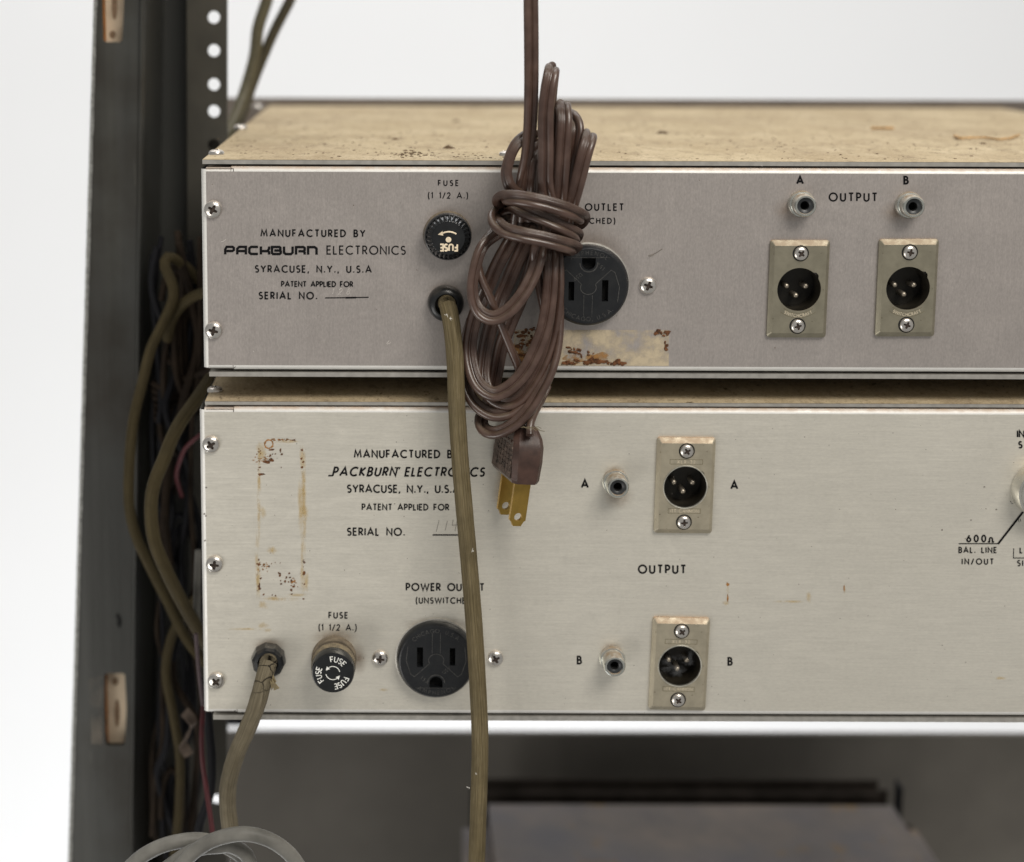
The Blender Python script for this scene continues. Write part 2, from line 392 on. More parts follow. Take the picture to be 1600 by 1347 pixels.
def olive(name, c1, c2, c3, crack=False, scale=1.0):
    n = N(name)
    rib = n.noise(60, (1.0, .35, 1), 3, .6, coord='UV'); rib2 = n.noise(22, (3.5, 6, 1), 4, .6, coord='UV', seed=4)
    rib3 = n.noise(34, (1.5, 1.2, 1), 5, .7, coord='UV', seed=9); col = n.mix(n.ramp(rib, .38, .62), tuple(x*.85 for x in c1), c2); col = n.mix(n.ramp(rib2, .52, .7, 0, .8), col, c3); col = n.mix(n.ramp(rib3, .5, .68, 0, .6), col, tuple(x*.55 for x in c1))
    gr = n.ramp(n.noise(110, detail=5, seed=3), .45, .75, 0, .5); col = n.mix(gr, col, tuple(x*.55 for x in c1))
    n.bump(rib, .35, .0004)
    if crack:
        v = n.t.nodes.new('ShaderNodeTexVoronoi'); v.feature = 'DISTANCE_TO_EDGE'; v.inputs['Scale'].default_value = 150
        wv = n.noise(300, detail=5); mp = n.t.nodes.new('ShaderNodeVectorMath'); mp.operation = 'MULTIPLY_ADD'
        n.link(n.tc.outputs['Object'], mp.inputs[0]); mp.inputs[1].default_value = (1,1,1)
        cm = n.t.nodes.new('ShaderNodeCombineXYZ'); n.link(n.math('MULTIPLY', wv, .004), cm.inputs[0]); n.link(n.math('MULTIPLY', wv, .004), cm.inputs[2]); n.link(cm.outputs[0], mp.inputs[2])
        n.link(mp.outputs[0], v.inputs['Vector'])
        near = n.ramp(n.sep('UV')[1], .014, .024, 1, 0)
        ck = n.math('MULTIPLY', n.ramp(v.outputs['Distance'], .012, .035, 1, 0), near)
        col = n.mix(ck, col, (.02,.015,.01)); n.bump(n.math('SUBTRACT', 1.0, ck), 1.0, .0008)
    return n.fin(col, .75, 0, Specular_IOR_Level=.25)
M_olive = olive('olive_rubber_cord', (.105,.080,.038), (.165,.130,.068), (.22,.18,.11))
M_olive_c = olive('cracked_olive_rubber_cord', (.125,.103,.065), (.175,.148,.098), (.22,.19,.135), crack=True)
M_olive_b = olive('dusty_shaded_olive_cable', (.042,.031,.011), (.068,.051,.021), (.085,.067,.034))  # dusty olive darkened, so the post cavity's shade is in the colour
def brown():
    n = N('brown_vinyl_cord')
    a = n.ramp(n.noise(120, detail=5, rough=.6), .4, .7); col = n.mix(a, (.052,.027,.019), (.092,.054,.041))
    d = n.math('MULTIPLY', n.ramp(n.up(), .2, .95), n.ramp(n.noise(260, detail=5, seed=3), .35, .65, .1, .8))
    col = n.mix(d, col, (.115,.085,.055))
    sc = n.ramp(n.noise(30, (1, 8, 1), 4, .7, coord='UV', seed=2), .62, .75, 0, .3); col = n.mix(sc, col, (.15,.10,.085))
    n.bump(n.noise(700, detail=3), .12, .0002)
    return n.fin(col, n.ramp(d, 0, 1, .29, .7), 0, Specular_IOR_Level=.7)
M_brown = brown()
M_plug = simple('maroon_brown_plug', (.052,.027,.020), .38, 0, .35, 250, .2)
M_plugd = simple('dusty_plug_side', (.10,.072,.058), .85, 0, .65, 420, .8)
M_brass = dusty_metal('tarnished_brass', (.42,.27,.065), .33, .9, (.5,.4,.25), .2, .6, .5)
M_string = simple('frayed_tan_string', (.15,.12,.07), .9)
def post():
    n = N('dark_weathered_steel')
    a = n.ramp(n.noise(14, (1,1,.12), 5, .6), .3, .7); col = n.mix(a, (.030,.030,.027), (.074,.075,.070))
    b = n.ramp(n.noise(40, (1,1,.05), 4, .6, seed=3), .5, .72, 0, .6); col = n.mix(b, col, (.10,.10,.085))
    c = n.ramp(n.noise(9, detail=5, seed=6), .48, .62, 0, .75); col = n.mix(c, col, (.022,.017,.011)); n.bump(n.noise(500, detail=4), .15, .0003)
    col = n.mix(n.ramp(n.noise(160, (1,1,.08), 4, .7, seed=12), .66, .74, 0, .5), col, (.16,.155,.13))
    bd = n.noise(55, (1,0,.03), 3, .6, seed=5); col = n.mix(n.ramp(bd, .45, .75, 0, .35), col, (.12,.12,.115)); n.bump(bd, .2, .001)
    return n.fin(col, .42, .5)
M_post = post()
M_post2 = simple('brownish_dark_steel', (.052,.048,.038), .5, .4, .4, 25)
M_postedge = simple('worn_steel_edge', (.26,.26,.245), .5, .6, .6, 700)
M_rust = simple('orange_rust', (.33,.12,.02), .9, 0, .5, 300)
M_tan = simple('pale_tan_plate', (.62,.50,.36), .7, 0, .25, 60)
M_rustd = simple('dark_flaked_rust', (.115,.045,.016), .95, 0, .7, 600, .8)
M_rusto = simple('orange_brown_rust', (.26,.12,.035), .95, 0, .6, 500, .6)
def stain(name, c, a_lo, a_hi, amt, sc=120):
    n = N(name); f = n.ramp(n.noise(sc, detail=5, rough=.6), a_lo, a_hi, 0, amt); m = n.fin(c, .7, 0)
    n.link(f, n.b.inputs['Alpha']); return m
M_yel = stain('yellow_glue_stain', (.55,.36,.10), .3, .6, .55, 180)
M_faint = stain('faint_ochre_stain', (.60,.43,.20), .35, .75, .5, 90)
M_glue = stain('beige_label_glue', (.60,.50,.34), .36, .60, .72, 130)
M_soot = stain('soft_grey_smudge', (.22,.17,.12), .35, .75, .5, 160)
M_grey = simple('grey_vinyl_cable', (.15,.145,.13), .5, 0, .4, 60, .3, Specular_IOR_Level=.25)
M_red = simple('red_wire_insulation', (.06,.003,.006), .6)
M_blk = simple('black_wire_insulation', (.006,.006,.008), .7, 0, .25, 400, 0, Specular_IOR_Level=.2)
M_pinkw = simple('pinkish_wire_insulation', (.07,.045,.05), .6)
M_brn2 = simple('shaded_brown_cable', (.022,.015,.010), .8, 0, .5, 80, 0, Specular_IOR_Level=.15)  # brown darkened to paint in the dimness inside the post
M_lint = simple('white_lint', (.8,.78,.72), .9)
M_splint = simple('orange_wood_splinter', (.50,.32,.15), .8, 0, .4, 300)
M_crumb = simple('dark_crumb', (.10,.065,.035), .95, 0, .6, 900, .5)
M_wall = simple('white_painted_wall', (.86,.865,.87), .9, 0, .01, 3)
M_blank = simple('dark_grey_rack_panel', (.125,.115,.10), .7, .1, .25, 9)
def deck():
    n = N('stained_slate_lid'); a = n.ramp(n.noise(16, detail=6, rough=.6), .35, .7)
    col = n.mix(a, (.12,.105,.10), (.23,.185,.15)); b = n.ramp(n.noise(9, detail=3, seed=4), .5, .7)
    col = n.mix(b, col, (.105,.105,.125)); col = n.mix(n.ramp(n.noise(38, detail=4, seed=2), .6, .7), col, (.2,.13,.06))
    return n.fin(col, .6, .1)
M_deck = deck()
M_backbar = simple('taupe_front_rail', (.155,.13,.11), .6, .2, .2, 20)

# ------------------------------------------------------------------ shared small meshes
def screw_mesh(r=.0033, h=.0021, seed=0):
    mb = MB(); nr, ns = 18, 72; vs = [(0, -h+.0007, 0)]; kind = [1]
    wa, la = .15*r, .50*r
    for i in range(1, nr+1):
        q = i/nr; rr = r*q
        for k in range(ns):
            a = 2*PI*k/ns; x, z = rr*math.cos(a), rr*math.sin(a)
            hh = h*math.sqrt(max(0, 1-(q*.97)**2.6))*.85+h*.15*(q < .999)
            t = max(abs(x), abs(z)); s = min(abs(x), abs(z)); arm = wa*(1.25-.45*t/la)
            inn = (s < arm and t < la) or math.hypot(x, z) < wa*1.5
            if inn: hh -= .0008*(1-.4*t/la)
            vs.append((x, -hh, z)); kind.append(1 if inn else 0)
    for k in range(ns):
        a = 2*PI*k/ns; vs.append((r*math.cos(a), 0.0002, r*math.sin(a))); kind.append(0)
    fs = [(0, 1+k, 1+(k+1) % ns) for k in range(ns)]; ms = [1]*ns
    for i in range(nr):
        for k in range(ns):
            j = (k+1) % ns; a, b, c, d = 1+i*ns+k, 1+i*ns+j, 1+(i+1)*ns+j, 1+(i+1)*ns+k
            fs.append((a, d, c, b)); ms.append(1 if sum(kind[q] for q in (a, b, c, d)) >= 2 else 0)
    mb.add(vs, fs); mb.m = ms
    mb.f = [f[::-1] if len(f) == 3 else f for f in mb.f]
    me = mb.mesh('screw'); me.materials.append(M_screw); me.materials.append(M_recess); me.shade_smooth(); me.set_sharp_from_angle(angle=R(50)); return me
SC = screw_mesh()
def screw(parent, x, y, rpx=14, rot=None, Y=0.0):
    return inst('screw', SC, parent, P(x, y, Y), R(rng.uniform(0, 90)) if rot is None else R(rot), rpx/14)
def lid_screw(parent, x, y, Y, z, rpx=14, flip=False):
    d = M3 @ Vector(((x-CX)/F, -(y-CY)/F, -1)); p = CAM+d*((z-CAM.z)/d.z) if not flip else P(x, y, Y)
    if flip: p.z = z
    o = inst('screw', SC, parent, p, 0, rpx/14)
    o.rotation_euler = (R(90 if flip else -90), 0, R(rng.uniform(0, 90))); return o

def jack(parent, x, y, h=.0088):
    base = MB(); base.lathe([(.0051,0),(.0051,.0014),(.0047,.002),(.0043,.0021)], 48, cap=False)
    base.lathe([(.0043,.0019),(.0043,h-.0008),(.0041,h-.0003),(.0038,h),(.0032,h),(.0030,h-.0003),(.0029,h-.003)], 48, cap=False)
    me = base.mesh('output_jack'); me.materials.append(M_jack); me.shade_smooth(); me.set_sharp_from_angle(angle=R(40))
    o = inst('output_jack', me, parent, P(x, y)); 
    ins = MB(); ins.lathe([(.0030,h-.0008),(.0024,h-.0009),(.0017,h-.0013),(.0016,h-.006)], 40, cap=True)
    me2 = ins.mesh('insulator'); me2.materials.append(M_jackin); me2.materials.append(M_dark); me2.shade_smooth(); me2.set_sharp_from_angle(angle=R(40))
    me2.polygons[len(me2.polygons)-1].material_index = 1
    for p in me2.polygons:
        if p.center.y > -(h-.0025): p.material_index = 1
    i = bpy.data.objects.new('insulator', me2); C.objects.link(i); i.parent = o
    return o

def arc_text(mb, s, r, ac, span, h, wt, y, flip=False, mi=0):
    "letters along a circle; ac centre angle (deg, 90 = top); flip: tops toward centre"
    wdt = R(span)*r
    def fn(u, v, k):
        a = R(ac) - (u-wdt/2)/r if not flip else R(ac)+(u-wdt/2)/r
        rr = r+v-h/2 if not flip else r-v+h/2
        return (rr*math.cos(a), -y-.000004*(k % 3), rr*math.sin(a))
    write(mb, s, wdt, h, wt, fn, 0, mi)
def flat_line(mb, pts, w_, y, mi=0):
    L, Rr = ribbon(pts, w_/2); n = len(L)
    top = [(a.x, -y, a.y) for a in L]+[(a.x, -y, a.y) for a in Rr]
    mb.add(top, [(i+1, i, n+i, n+i+1) for i in range(n-1)], mi)

def xlr(unit, x, y, rot, plate, style, w_=.0226, h_=.0366):
    mb = MB(); b = .0014; T = .0026
    o = rrect(-w_/2, w_/2, -h_/2, h_/2, .0012); i_ = rrect(-w_/2+b, w_/2-b, -h_/2+b*1.4, h_/2-b*1.4, .0006)
    hz = -.0002 if style == 'c' else .0001; r = .0083
    hole = circ(0, hz, r, 48)
    hole2 = [p for p in hole]; # key notch at upper right
    na = R(38)
    hole2 = []
    for p in hole:
        a = math.atan2(p[1]-hz, p[0])
        k = 1.09 if abs(a-na) < R(7) else 1.0
        hole2.append((p[0]*k, hz+(p[1]-hz)*k))
    mb.sheet(i_, [hole2], -T, -T+.0001, back=False)
    n = len(o); mb.add([(p[0], 0, p[1]) for p in o]+[(p[0], -T*.45, p[1]) for p in o]+[(p[0], -T, p[1]) for p in i_],
        [(k, (k+1) % n, n+(k+1) % n, n+k) for k in range(n)]+[(n+k, n+(k+1) % n, 2*n+(k+1) % n, 2*n+k) for k in range(n)])
    hz_ = len(hole2); mb.add([(p[0], -T, p[1]) for p in hole2]+[(p[0], -T+.0012, p[1]) for p in hole2], [(k, hz_+k, hz_+(k+1) % hz_, (k+1) % hz_) for k in range(hz_)])
    # recessed name boxes and their raised letters
    if style == 'c':
        b_ = len(mb.v); mb.lathe([(.0088, T+.00005), (.0086, T+.0003), (.0083, T+.0002), (.0082, T-.0006)], 48, 3, cap=False); mb.v[b_:] = [(v[0], v[1], v[2]+hz) for v in mb.v[b_:]]
        for zz, s, wd in ((.0099, 'XLR-32', .0068), (-.0098, 'ITT CANNON', .0108)):
            lw = .0126
            flat_line(mb, [(-lw/2, zz+.0009), (lw/2, zz+.0009), (lw/2, zz-.0009), (-lw/2, zz-.0009), (-lw/2, zz+.0009)], .00016, T+.00003, 1)
            write(mb, s, wd, .00115, .00022, lambda u, v, k: (-wd/2+u, -T-.00003-.000003*(k % 3), zz-.00058+v), 0, 2)
    else:
        arc_text(mb, 'SWITCHCRAFT', .0100, 270, 62, .0011, .0002, T+.00003, True, 2)
        flat_line(mb, [(.0109*math.cos(R(a)), .0109*math.sin(R(a))) for a in range(232, 309, 4)], .00013, T+.00003, 1)
        flat_line(mb, [(.0091*math.cos(R(a)), .0091*math.sin(R(a))) for a in range(232, 309, 4)], .00013, T+.00003, 1)
    me = mb.mesh('xlr_connector')
    for m in (plate, M_stampd, M_stampl, M_rim): me.materials.append(m)
    me.shade_smooth(); me.set_sharp_from_angle(angle=R(25))
    ob = inst('xlr_connector', me, unit, P(x, y, -.00002), R(rot))
    br = MB(); br.lathe([(r*1.0, T-.0002),(r*.985, T-.0010),(r*.97, -.006),(r*.97, -.0085)], 48, cap=False); br.lathe([(r*.98, -.0085), (.0001, -.0085)], 48, cap=False)
    bme = br.mesh('barrel'); bme.materials.append(M_barrel); bme.shade_smooth()
    for c in (bme,): 
        q = bpy.data.objects.new('barrel', c); C.objects.link(q); q.parent = ob; q.location = (0, 0, hz)
    pins = [(-.0037,.0005), (.0037,.0005), (0,-.0032)]
    for px_, pz_ in pins:
        pm = MB(); pm.lathe([(.0011,-.0085),(.0011,-.0026),(.0009,-.0020),(.0005,-.0017)], 20)
        m_ = pm.mesh('contact_pin'); m_.materials.append(M_pin); m_.shade_smooth(); m_.set_sharp_from_angle(angle=R(50))
        q = bpy.data.objects.new('contact_pin', m_); C.objects.link(q); q.parent = ob; q.location = (px_, 0, hz+pz_)
    for zz in (h_*.372, -h_*.372):
        q = bpy.data.objects.new('screw', SC); C.objects.link(q); q.parent = ob; q.location = (0, -T, zz-.0001); q.rotation_euler = (0, R(rng.uniform(0, 90)), 0); q.scale = (.79, .62, .79)
        rg_ = MB(); rg_.lathe([(.0031, T+.00006), (.0026, T+.00006)], 32, cap=False)
        q2 = rg_.mesh('countersink'); q2.materials.append(M_dark); o2 = bpy.data.objects.new('countersink', q2); C.objects.link(o2); o2.parent = ob; o2.location = (0, 0, zz)
    return ob
M_stampd = simple('stamped_shadow_line', (.16,.135,.08), .6, .3)
M_stampl = simple('stamped_letter_highlight', (.62,.54,.40), .5, .4)
M_rim = simple('bright_nickel_rim', (.62,.60,.52), .3, .8)
M_barrel = simple('dark_barrel', (.018,.015,.010), .45, .2, .6, 150)  # very dark colour for the inside of the socket

def outlet(unit, x, y, flip, scale=1.0):
    mb = MB(); r = .0157*scale; H = .0046; s = 1 if not flip else -1
    def tr(pts): return [(px_*s, pz_*s) for px_, pz_ in pts][:: 1]
    hw, hh = .0012*scale, .0041*scale
    sl = [[(-.0064-hw, -.0012-hh+.003), (-.0064+hw, -.0012-hh+.003), (-.0064+hw, -.0012+hh+.003), (-.0064-hw, -.0012+hh+.003)],
          [(.0064-hw*.9, -.0010-hh*.88+.003), (.0064+hw*.9, -.0010-hh*.88+.003), (.0064+hw*.9, -.0010+hh*.88+.003), (.0064-hw*.9, -.0010+hh*.88+.003)]]
    g = [(-.0026, -.0112), (.0026, -.0112)] + [(.0026*math.cos(R(a)), -.0088+.0026*math.sin(R(a))) for a in range(0, 181, 20)]
    holes = [tr(h) for h in sl+[g]]
    outer = circ(0, 0, r*.90, 64)
    mb.sheet(outer, holes, -H, -.0004, 0, back=False)
    mb.lathe([(r*1.03, -.0001), (r*1.03, .0005), (r*1.0, .0006)], 64, 2, cap=False)
    mb.lathe([(r*1.0, .0004), (r*1.0, H*.45), (r*.975, H*.8), (r*.93, H*.97), (r*.90, H)], 64, 0, cap=False)
    mb.lathe([(r*.9, .0006), (.0001, .0006)], 32, 3, cap=False)
    # raised tracks: a small hub with three arms that fork round the openings
    def raised(pts, w2): flat_line(mb, [(a*s, b*s) for a, b in pts], w2, H+.00012, 1)
    raised([(.0030*math.cos(R(a)), .0026*math.sin(R(a))+.0006) for a in range(-30, 211, 15)], .0003)
    raised([(-.0027,-.0008), (-.0085,-.0062), (-.0100,-.0052), (-.0118,.0004), (-.0112,.0062)], .00026)
    raised([(.0027,-.0008), (.0085,-.0062), (.0100,-.0052), (.0118,.0004), (.0112,.0062)], .00026)
    raised([(-.0016,.0035), (-.0016,.0120)], .0002); raised([(.0016,.0035), (.0016,.0120)], .0002)
    ring = [(-.0034,-.0088)]+[(.0034*math.cos(R(a)), -.0088+.0034*math.sin(R(a))) for a in range(180, -1, -20)]
    raised(ring, .00035)
    raised([(.0085*math.cos(R(a)), .0001-.0122+.0012+.004*math.sin(R(a))*0+.0) for a in (200, 340)], .0002)
    for st_, rad, ac, sp in (('AMPHENOL', .0128, 270, 66), ('CHICAGO, U.S.A.', .0127, 90, 92)):
        if flip: arc_text(mb, st_, rad, ac-180, sp, .0015, .00022, H+.0001, (ac == 270) is False, 1) if False else arc_text(mb, st_, rad, (ac+180) % 360, sp, .0015, .00022, H+.0001, (ac == 90), 1)
        else: arc_text(mb, st_, rad, ac, sp, .0015, .00022, H+.0001, ac == 270, 1)
    for st_, ax, az in (('15A', -.0062, -.0070), ('125V', .0030, -.0052)):
        ang = R(-40 if st_ == '15A' else 38); q0 = (ax, az)
        def fn(u, v, k, q0=q0, ang=ang):
            xx = q0[0]+u*math.cos(ang)-v*math.sin(ang); zz = q0[1]+u*math.sin(ang)*(-1 if False else 1)+v*math.cos(ang)
            return (xx*s, -H-.0001-.000004*(k % 3), zz*s)
        write(mb, st_, .0036, .0013, .0002, fn, 0, 1)
    me = mb.mesh('power_outlet')
    for m in (M_outlet, M_emb, M_edge, M_dark): me.materials.append(m)
    me.shade_smooth(); me.set_sharp_from_angle(angle=R(30))
    return inst('power_outlet', me, unit, P(x, y, -.00003), 0)

# ------------------------------------------------------------------ the setting: wall behind
wmb = MB(); wmb.add([(-3, 2.0, -2.5), (3, 2.0, -2.5), (3, 2.0, 2.5), (-3, 2.0, 2.5)], [(0, 1, 2, 3)])
wl = wmb.build('wall', M_wall); wl['kind'] = 'structure'

# ------------------------------------------------------------------ sheet metal units
X1 = Xpx(2090)
DEP = 0.37
def unit_shell(unit, mat, yl_top, yl_bot, y_top, y_bot, y_pt, y_pb, xl, holes, y_edge=None, lid_x=None):
    "y_top..y_bot: panel; yl: lid front edge; pt..pb: bottom plate edge"
    z1, z0 = Zpx(y_top), Zpx(y_bot); x0 = Xpx(xl, 0, (y_top+y_bot)/2); r = .0019; xc = Xpx(365)
    mb = MB(); hl = [circ(P(a, b).x, P(a, b).z, rr/4150, 40) for a, b, rr in holes]
    mb.sheet([(x0+r, z0+r), (X1-r, z0+r), (X1-r, z1-r), (x0+r, z1-r)], hl, 0, .0012, 0, back=False)
    n = 6; K = 14
    def strip(pa, pb, mi=0):
        q = len(pa); mb.add(pa+pb, [(i, q+i, q+i+1, i+1) for i in range(q-1)], mi)
    for zs, sg in ((z1-r, 1), (z0+r, -1)):
        for xa, xb, rr in ((x0+r, xc-.0002, r*.75), (xc, X1-r, r)):
            prof = [(0, zs)]+[(rr-rr*math.cos(R(90*i/n)), zs+sg*(r-rr)*0+sg*rr*math.sin(R(90*i/n))) for i in range(1, n+1)]+[(.012, zs+sg*rr)]
            a = [(xa, p[0], p[1]) for p in prof]; b = [(xb, p[0], p[1]) for p in prof]
            strip(a, b, 1) if sg < 0 else strip(b, a, 1)
    prof = [(r*math.cos(R(90-90*i/n)), r-r*math.sin(R(90-90*i/n))) for i in range(n+1)]
    for xx, sg in ((x0+r, -1), (X1-r, 1)):
        pr = [(xx+sg*p[0], p[1]) for p in prof]+[(xx+sg*r, DEP)]
        a = [(p[0], p[1], z0+r*.5) for p in pr]; b = [(p[0], p[1], z1-r*.5) for p in pr]
        strip(a, b, 1) if sg > 0 else strip(b, a, 1)
    pn = mb.build('rear_panel', [mat, M_bend], unit, 30)
    # lid and bottom sheets
    lx = Xpx(lid_x if lid_x else xl-1, 0, y_top)
    zt, zb = Zpx(yl_top), Zpx(yl_bot)
    lid = MB(); lid.box(lx, X1, .0006, DEP, zb, zt, 1)
    lid.add([(lx, .0006, zt+.0001), (X1, .0006, zt+.0001), (X1, DEP, zt+.0001), (lx, DEP, zt+.0001)], [(0, 1, 2, 3)], 0)
    lid.build('lid', [M_lid, M_edge], unit, 0)
    bt = MB(); bt.box(lx+.0015, X1, .0004, DEP, Zpx(y_pb), Zpx(y_pt), 0); bt.build('bottom_plate', M_edge, unit, 0)
    # dark inside between sheets
    ins = MB(); ins.box(x0+.004, X1-.003, .013, DEP-.002, z0+.0004, z1-.0004); ins.build('chassis', M_blk, unit, 0)
    return pn, zt, Zpx(y_pb)
upper = thing('audio_unit', P(900, 590, .18), 'upper mauve grey audio unit with dusty beige lid and two outputs side by side', 'audio unit', 'rack audio units')
lower = thing('audio_unit', P(900, 1127, .18), 'lower taller pale brushed aluminium unit with outputs A and B stacked vertically', 'audio unit', 'rack audio units')
HU = [(1246, 452, 35), (1416, 450, 35)]
HL = [(1069.5, 760, 35), (1061, 1038.5, 35)]
_, ZTU, ZBU = unit_shell(upper, M_up, 251, 257.5, 261, 579, 582.5, 589.5, 316, HU, lid_x=316)
_, ZTL, ZBL = unit_shell(lower, M_lo, 629, 634, 637, 1116, 1119, 1126, 315, HL, lid_x=320)
# rail at the far end of each unit (back of its front panel)
for u_, ya, yb in ((upper, ZTU+.0045, ZBU+.001), (lower, ZTL+.003, ZBL+.012)):
    fr = MB(); fr.box(Xpx(352, DEP, 160), X1+.45, DEP+.0015, DEP+.0045, yb, ya, 0); fr.build('front_panel', M_backbar, u_, 0)

# corner tabs (darker, set a hair under the bend) with their notch lines
for u_, y0_, y1_, m_ in ((upper, 261, 579, M_up), (lower, 637, 1116, M_lo)):
    for pl_ in ([(322, y0_+2.2), (364.8, y0_+2.2), (364.8, y0_+7)], [(322, y1_-3.2), (364.8, y1_-3.2), (368, y1_-6)]):
        t = MB(); line_px(t, pl_, .9, -.00006); t.build('corner_seam', M_recess, u_, 0)

# left edge screws
for x, y in ((333, 327), (334, 516)): screw(upper, x, y, 14.5)
for x, y in ((330, 694), (335.5, 881), (338, 1063)): screw(lower, x, y, 14.5)
screw(upper, 1012, 446, 14, 20); screw(lower, 594, 1028, 13.5, 5); screw(lower, 774, 1028, 13.5, 62)
for x, y, Y in ((338, 241, .008), (376, 201, .14), (403, 168, .30), (792, 243, .010)): lid_screw(upper, x, y, Y, ZTU+.0002, 13)
lid_screw(lower, 336, 611, .016, ZTL+.0002, 13)
lid_screw(upper, 795, 590, .008, ZBU-.0001, 12, True); lid_screw(lower, 784, 1126, .008, ZBL-.0001, 12, True)

# connectors
xlr(upper, 1246, 451, 0.0, M_plate_u, 's', h_=.0376); xlr(upper, 1415.5, 449.3, -.4, M_plate_u, 's', h_=.0376)
xlr(lower, 1069, 757.5, .4, M_plate_l, 'c', h_=.0384); xlr(lower, 1060.5, 1036, 1.0, M_plate_l, 'c', h_=.0384)
for x, y in ((1251.5, 318.5), (1419, 320)): jack(upper, x, y, .0072)
for x, y in ((961, 752), (956, 1028)): jack(lower, x, y, .0092)
outlet(upper, 917, 444, True, 1.0); outlet(lower, 681, 1027, False, 1.0)

# fuse holders
def add_sub(name, mb, mats, parent, smooth=35):
    me = mb.mesh(name)
    for m in mats: me.materials.append(m)
    if smooth: me.shade_smooth(); me.set_sharp_from_angle(angle=R(smooth))
    o = bpy.data.objects.new(name, me); C.objects.link(o); o.parent = parent; return o
M_collar = dusty_metal('dust_caked_collar', (.07,.055,.04), .7, .1, (.20,.16,.11), 1.0, -.1)
mb = MB(); mb.lathe([(.0092,0),(.0092,.0014),(.0088,.0022),(.0074,.0024)], 56)
me = mb.mesh('fuse_holder'); me.materials.append(M_collar); me.shade_smooth(); me.set_sharp_from_angle(angle=R(40))
fu = inst('fuse_holder', me, upper, P(699, 367))
mb = MB(); mb.lathe([(.0088,.0022),(.0090,.0042),(.0089,.0060),(.0086,.0067),(.0083,.0068)], 60, cap=False)
mb.lathe([(.0083,.0062),(.0080,.0072),(.0066,.0088),(.0062,.0091),(.0061,.0090)], 232, 0, (1, 2, 29, .035))
add_sub('fuse_cap', mb, [M_gloss], fu)
mb = MB(); hh = .00912
def up_fn(u, v, k): return (.0034-u, -hh-.000003*(k % 3), -.0024-v)
write(mb, 'FUSE', .0064, .0024, .00062, up_fn)
mb.lathe([(.00105, hh+.00001), (.00002, hh+.00002)], 24, cap=False, c=(.0001, -.0006))
flat_line(mb, [(.0002+.0050*math.cos(R(a)), -.0026+.0050*math.sin(R(a))) for a in range(56, 122, 6)], .00055, hh)
mb.add([(-.0039, -hh, .0013), (-.0022, -hh, .0026), (-.0019, -hh, .0009)], [(0, 2, 1)])
add_sub('cap_lettering', mb, [M_cream], fu, 0)
# lower
mb = MB(); mb.lathe([(.0089,0),(.0089,.0035),(.0086,.0042),(.0076,.0044)], 56)
me = mb.mesh('fuse_holder'); me.materials.append(M_collar); me.shade_smooth(); me.set_sharp_from_angle(angle=R(40))
fl = inst('fuse_holder', me, lower, P(522, 1027))
mb = MB(); mb.lathe([(.0074,.004),(.0074,.0064)], 40, cap=False)
mb.lathe([(.0080,.0062),(.0086,.0066),(.0086,.0100),(.0083,.0104)], 240, 0, (1, 2, 60, .012), cap=False)
mb.lathe([(.0083,.0102),(.0083,.0152),(.0080,.0158),(.0077,.0159)], 60, 1)
M_knurl = dusty_metal('dusty_knurled_plastic', (.035,.033,.03), .55, 0, (.30,.24,.15), .8, .0)
add_sub('fuse_cap', mb, [M_knurl, M_gloss], fl)
mb = MB()
for a in (68, 188, 308): arc_text(mb, 'FUSE', .0056, a, 62, .0021, .00036, .01602)
for a0 in (20, 200):
    flat_line(mb, [(.0027*math.cos(R(a)), .0027*math.sin(R(a))) for a in range(a0-10, a0+111, 8)], .0003, .01602)
    a = R(a0+118); c_, s_ = .0027*math.cos(a), .0027*math.sin(a); tx, tz = -math.sin(a), math.cos(a); rx, rz = math.cos(a), math.sin(a)
    mb.add([(c_+tx*.0011, -.01602, s_+tz*.0011), (c_-tx*.0005+rx*.0008, -.01602, s_-tz*.0005+rz*.0008), (c_-tx*.0005-rx*.0008, -.01602, s_-tz*.0005-rz*.0008)], [(0, 1, 2)])
add_sub('cap_lettering', mb, [M_white], fl, 0)

# cord bushings
def bushing(unit, x, y, facets):
    mb = MB(); r = .0069
    mb.lathe([(r*1.0,0),(r*1.0,.0022),(r*.93,.0046),(r*.80,.0056),(r*.62,.0058),(r*.54,.0050),(r*.52,.0010)], facets, 0, cap=True)
    me = mb.mesh('cord_bushing'); me.materials.append(M_black); me.shade_smooth(); me.set_sharp_from_angle(angle=R(48 if facets > 12 else 20))
    return inst('cord_bushing', me, unit, P(x, y, -.00002), R(8))
bushing(upper, 696, 473, 40)
b2 = bushing(lower, 420, 1029, 10)

# knob at the right-hand edge
mb = MB(); kr = .0112
mb.lathe([(kr*.97,0),(kr,.0006),(kr,.0070),(kr*.97,.0078),(kr*.90,.0080),(kr*.86,.0076),(kr*.80,.0076),(kr*.77,.0080),(kr*.6,.0080),(kr*.58,.0076)], 72)
me = mb.mesh('knob'); me.materials.append(M_knob); me.shade_smooth(); me.set_sharp_from_angle(angle=R(25))
inst('knob', me, lower, P(1624, 763))

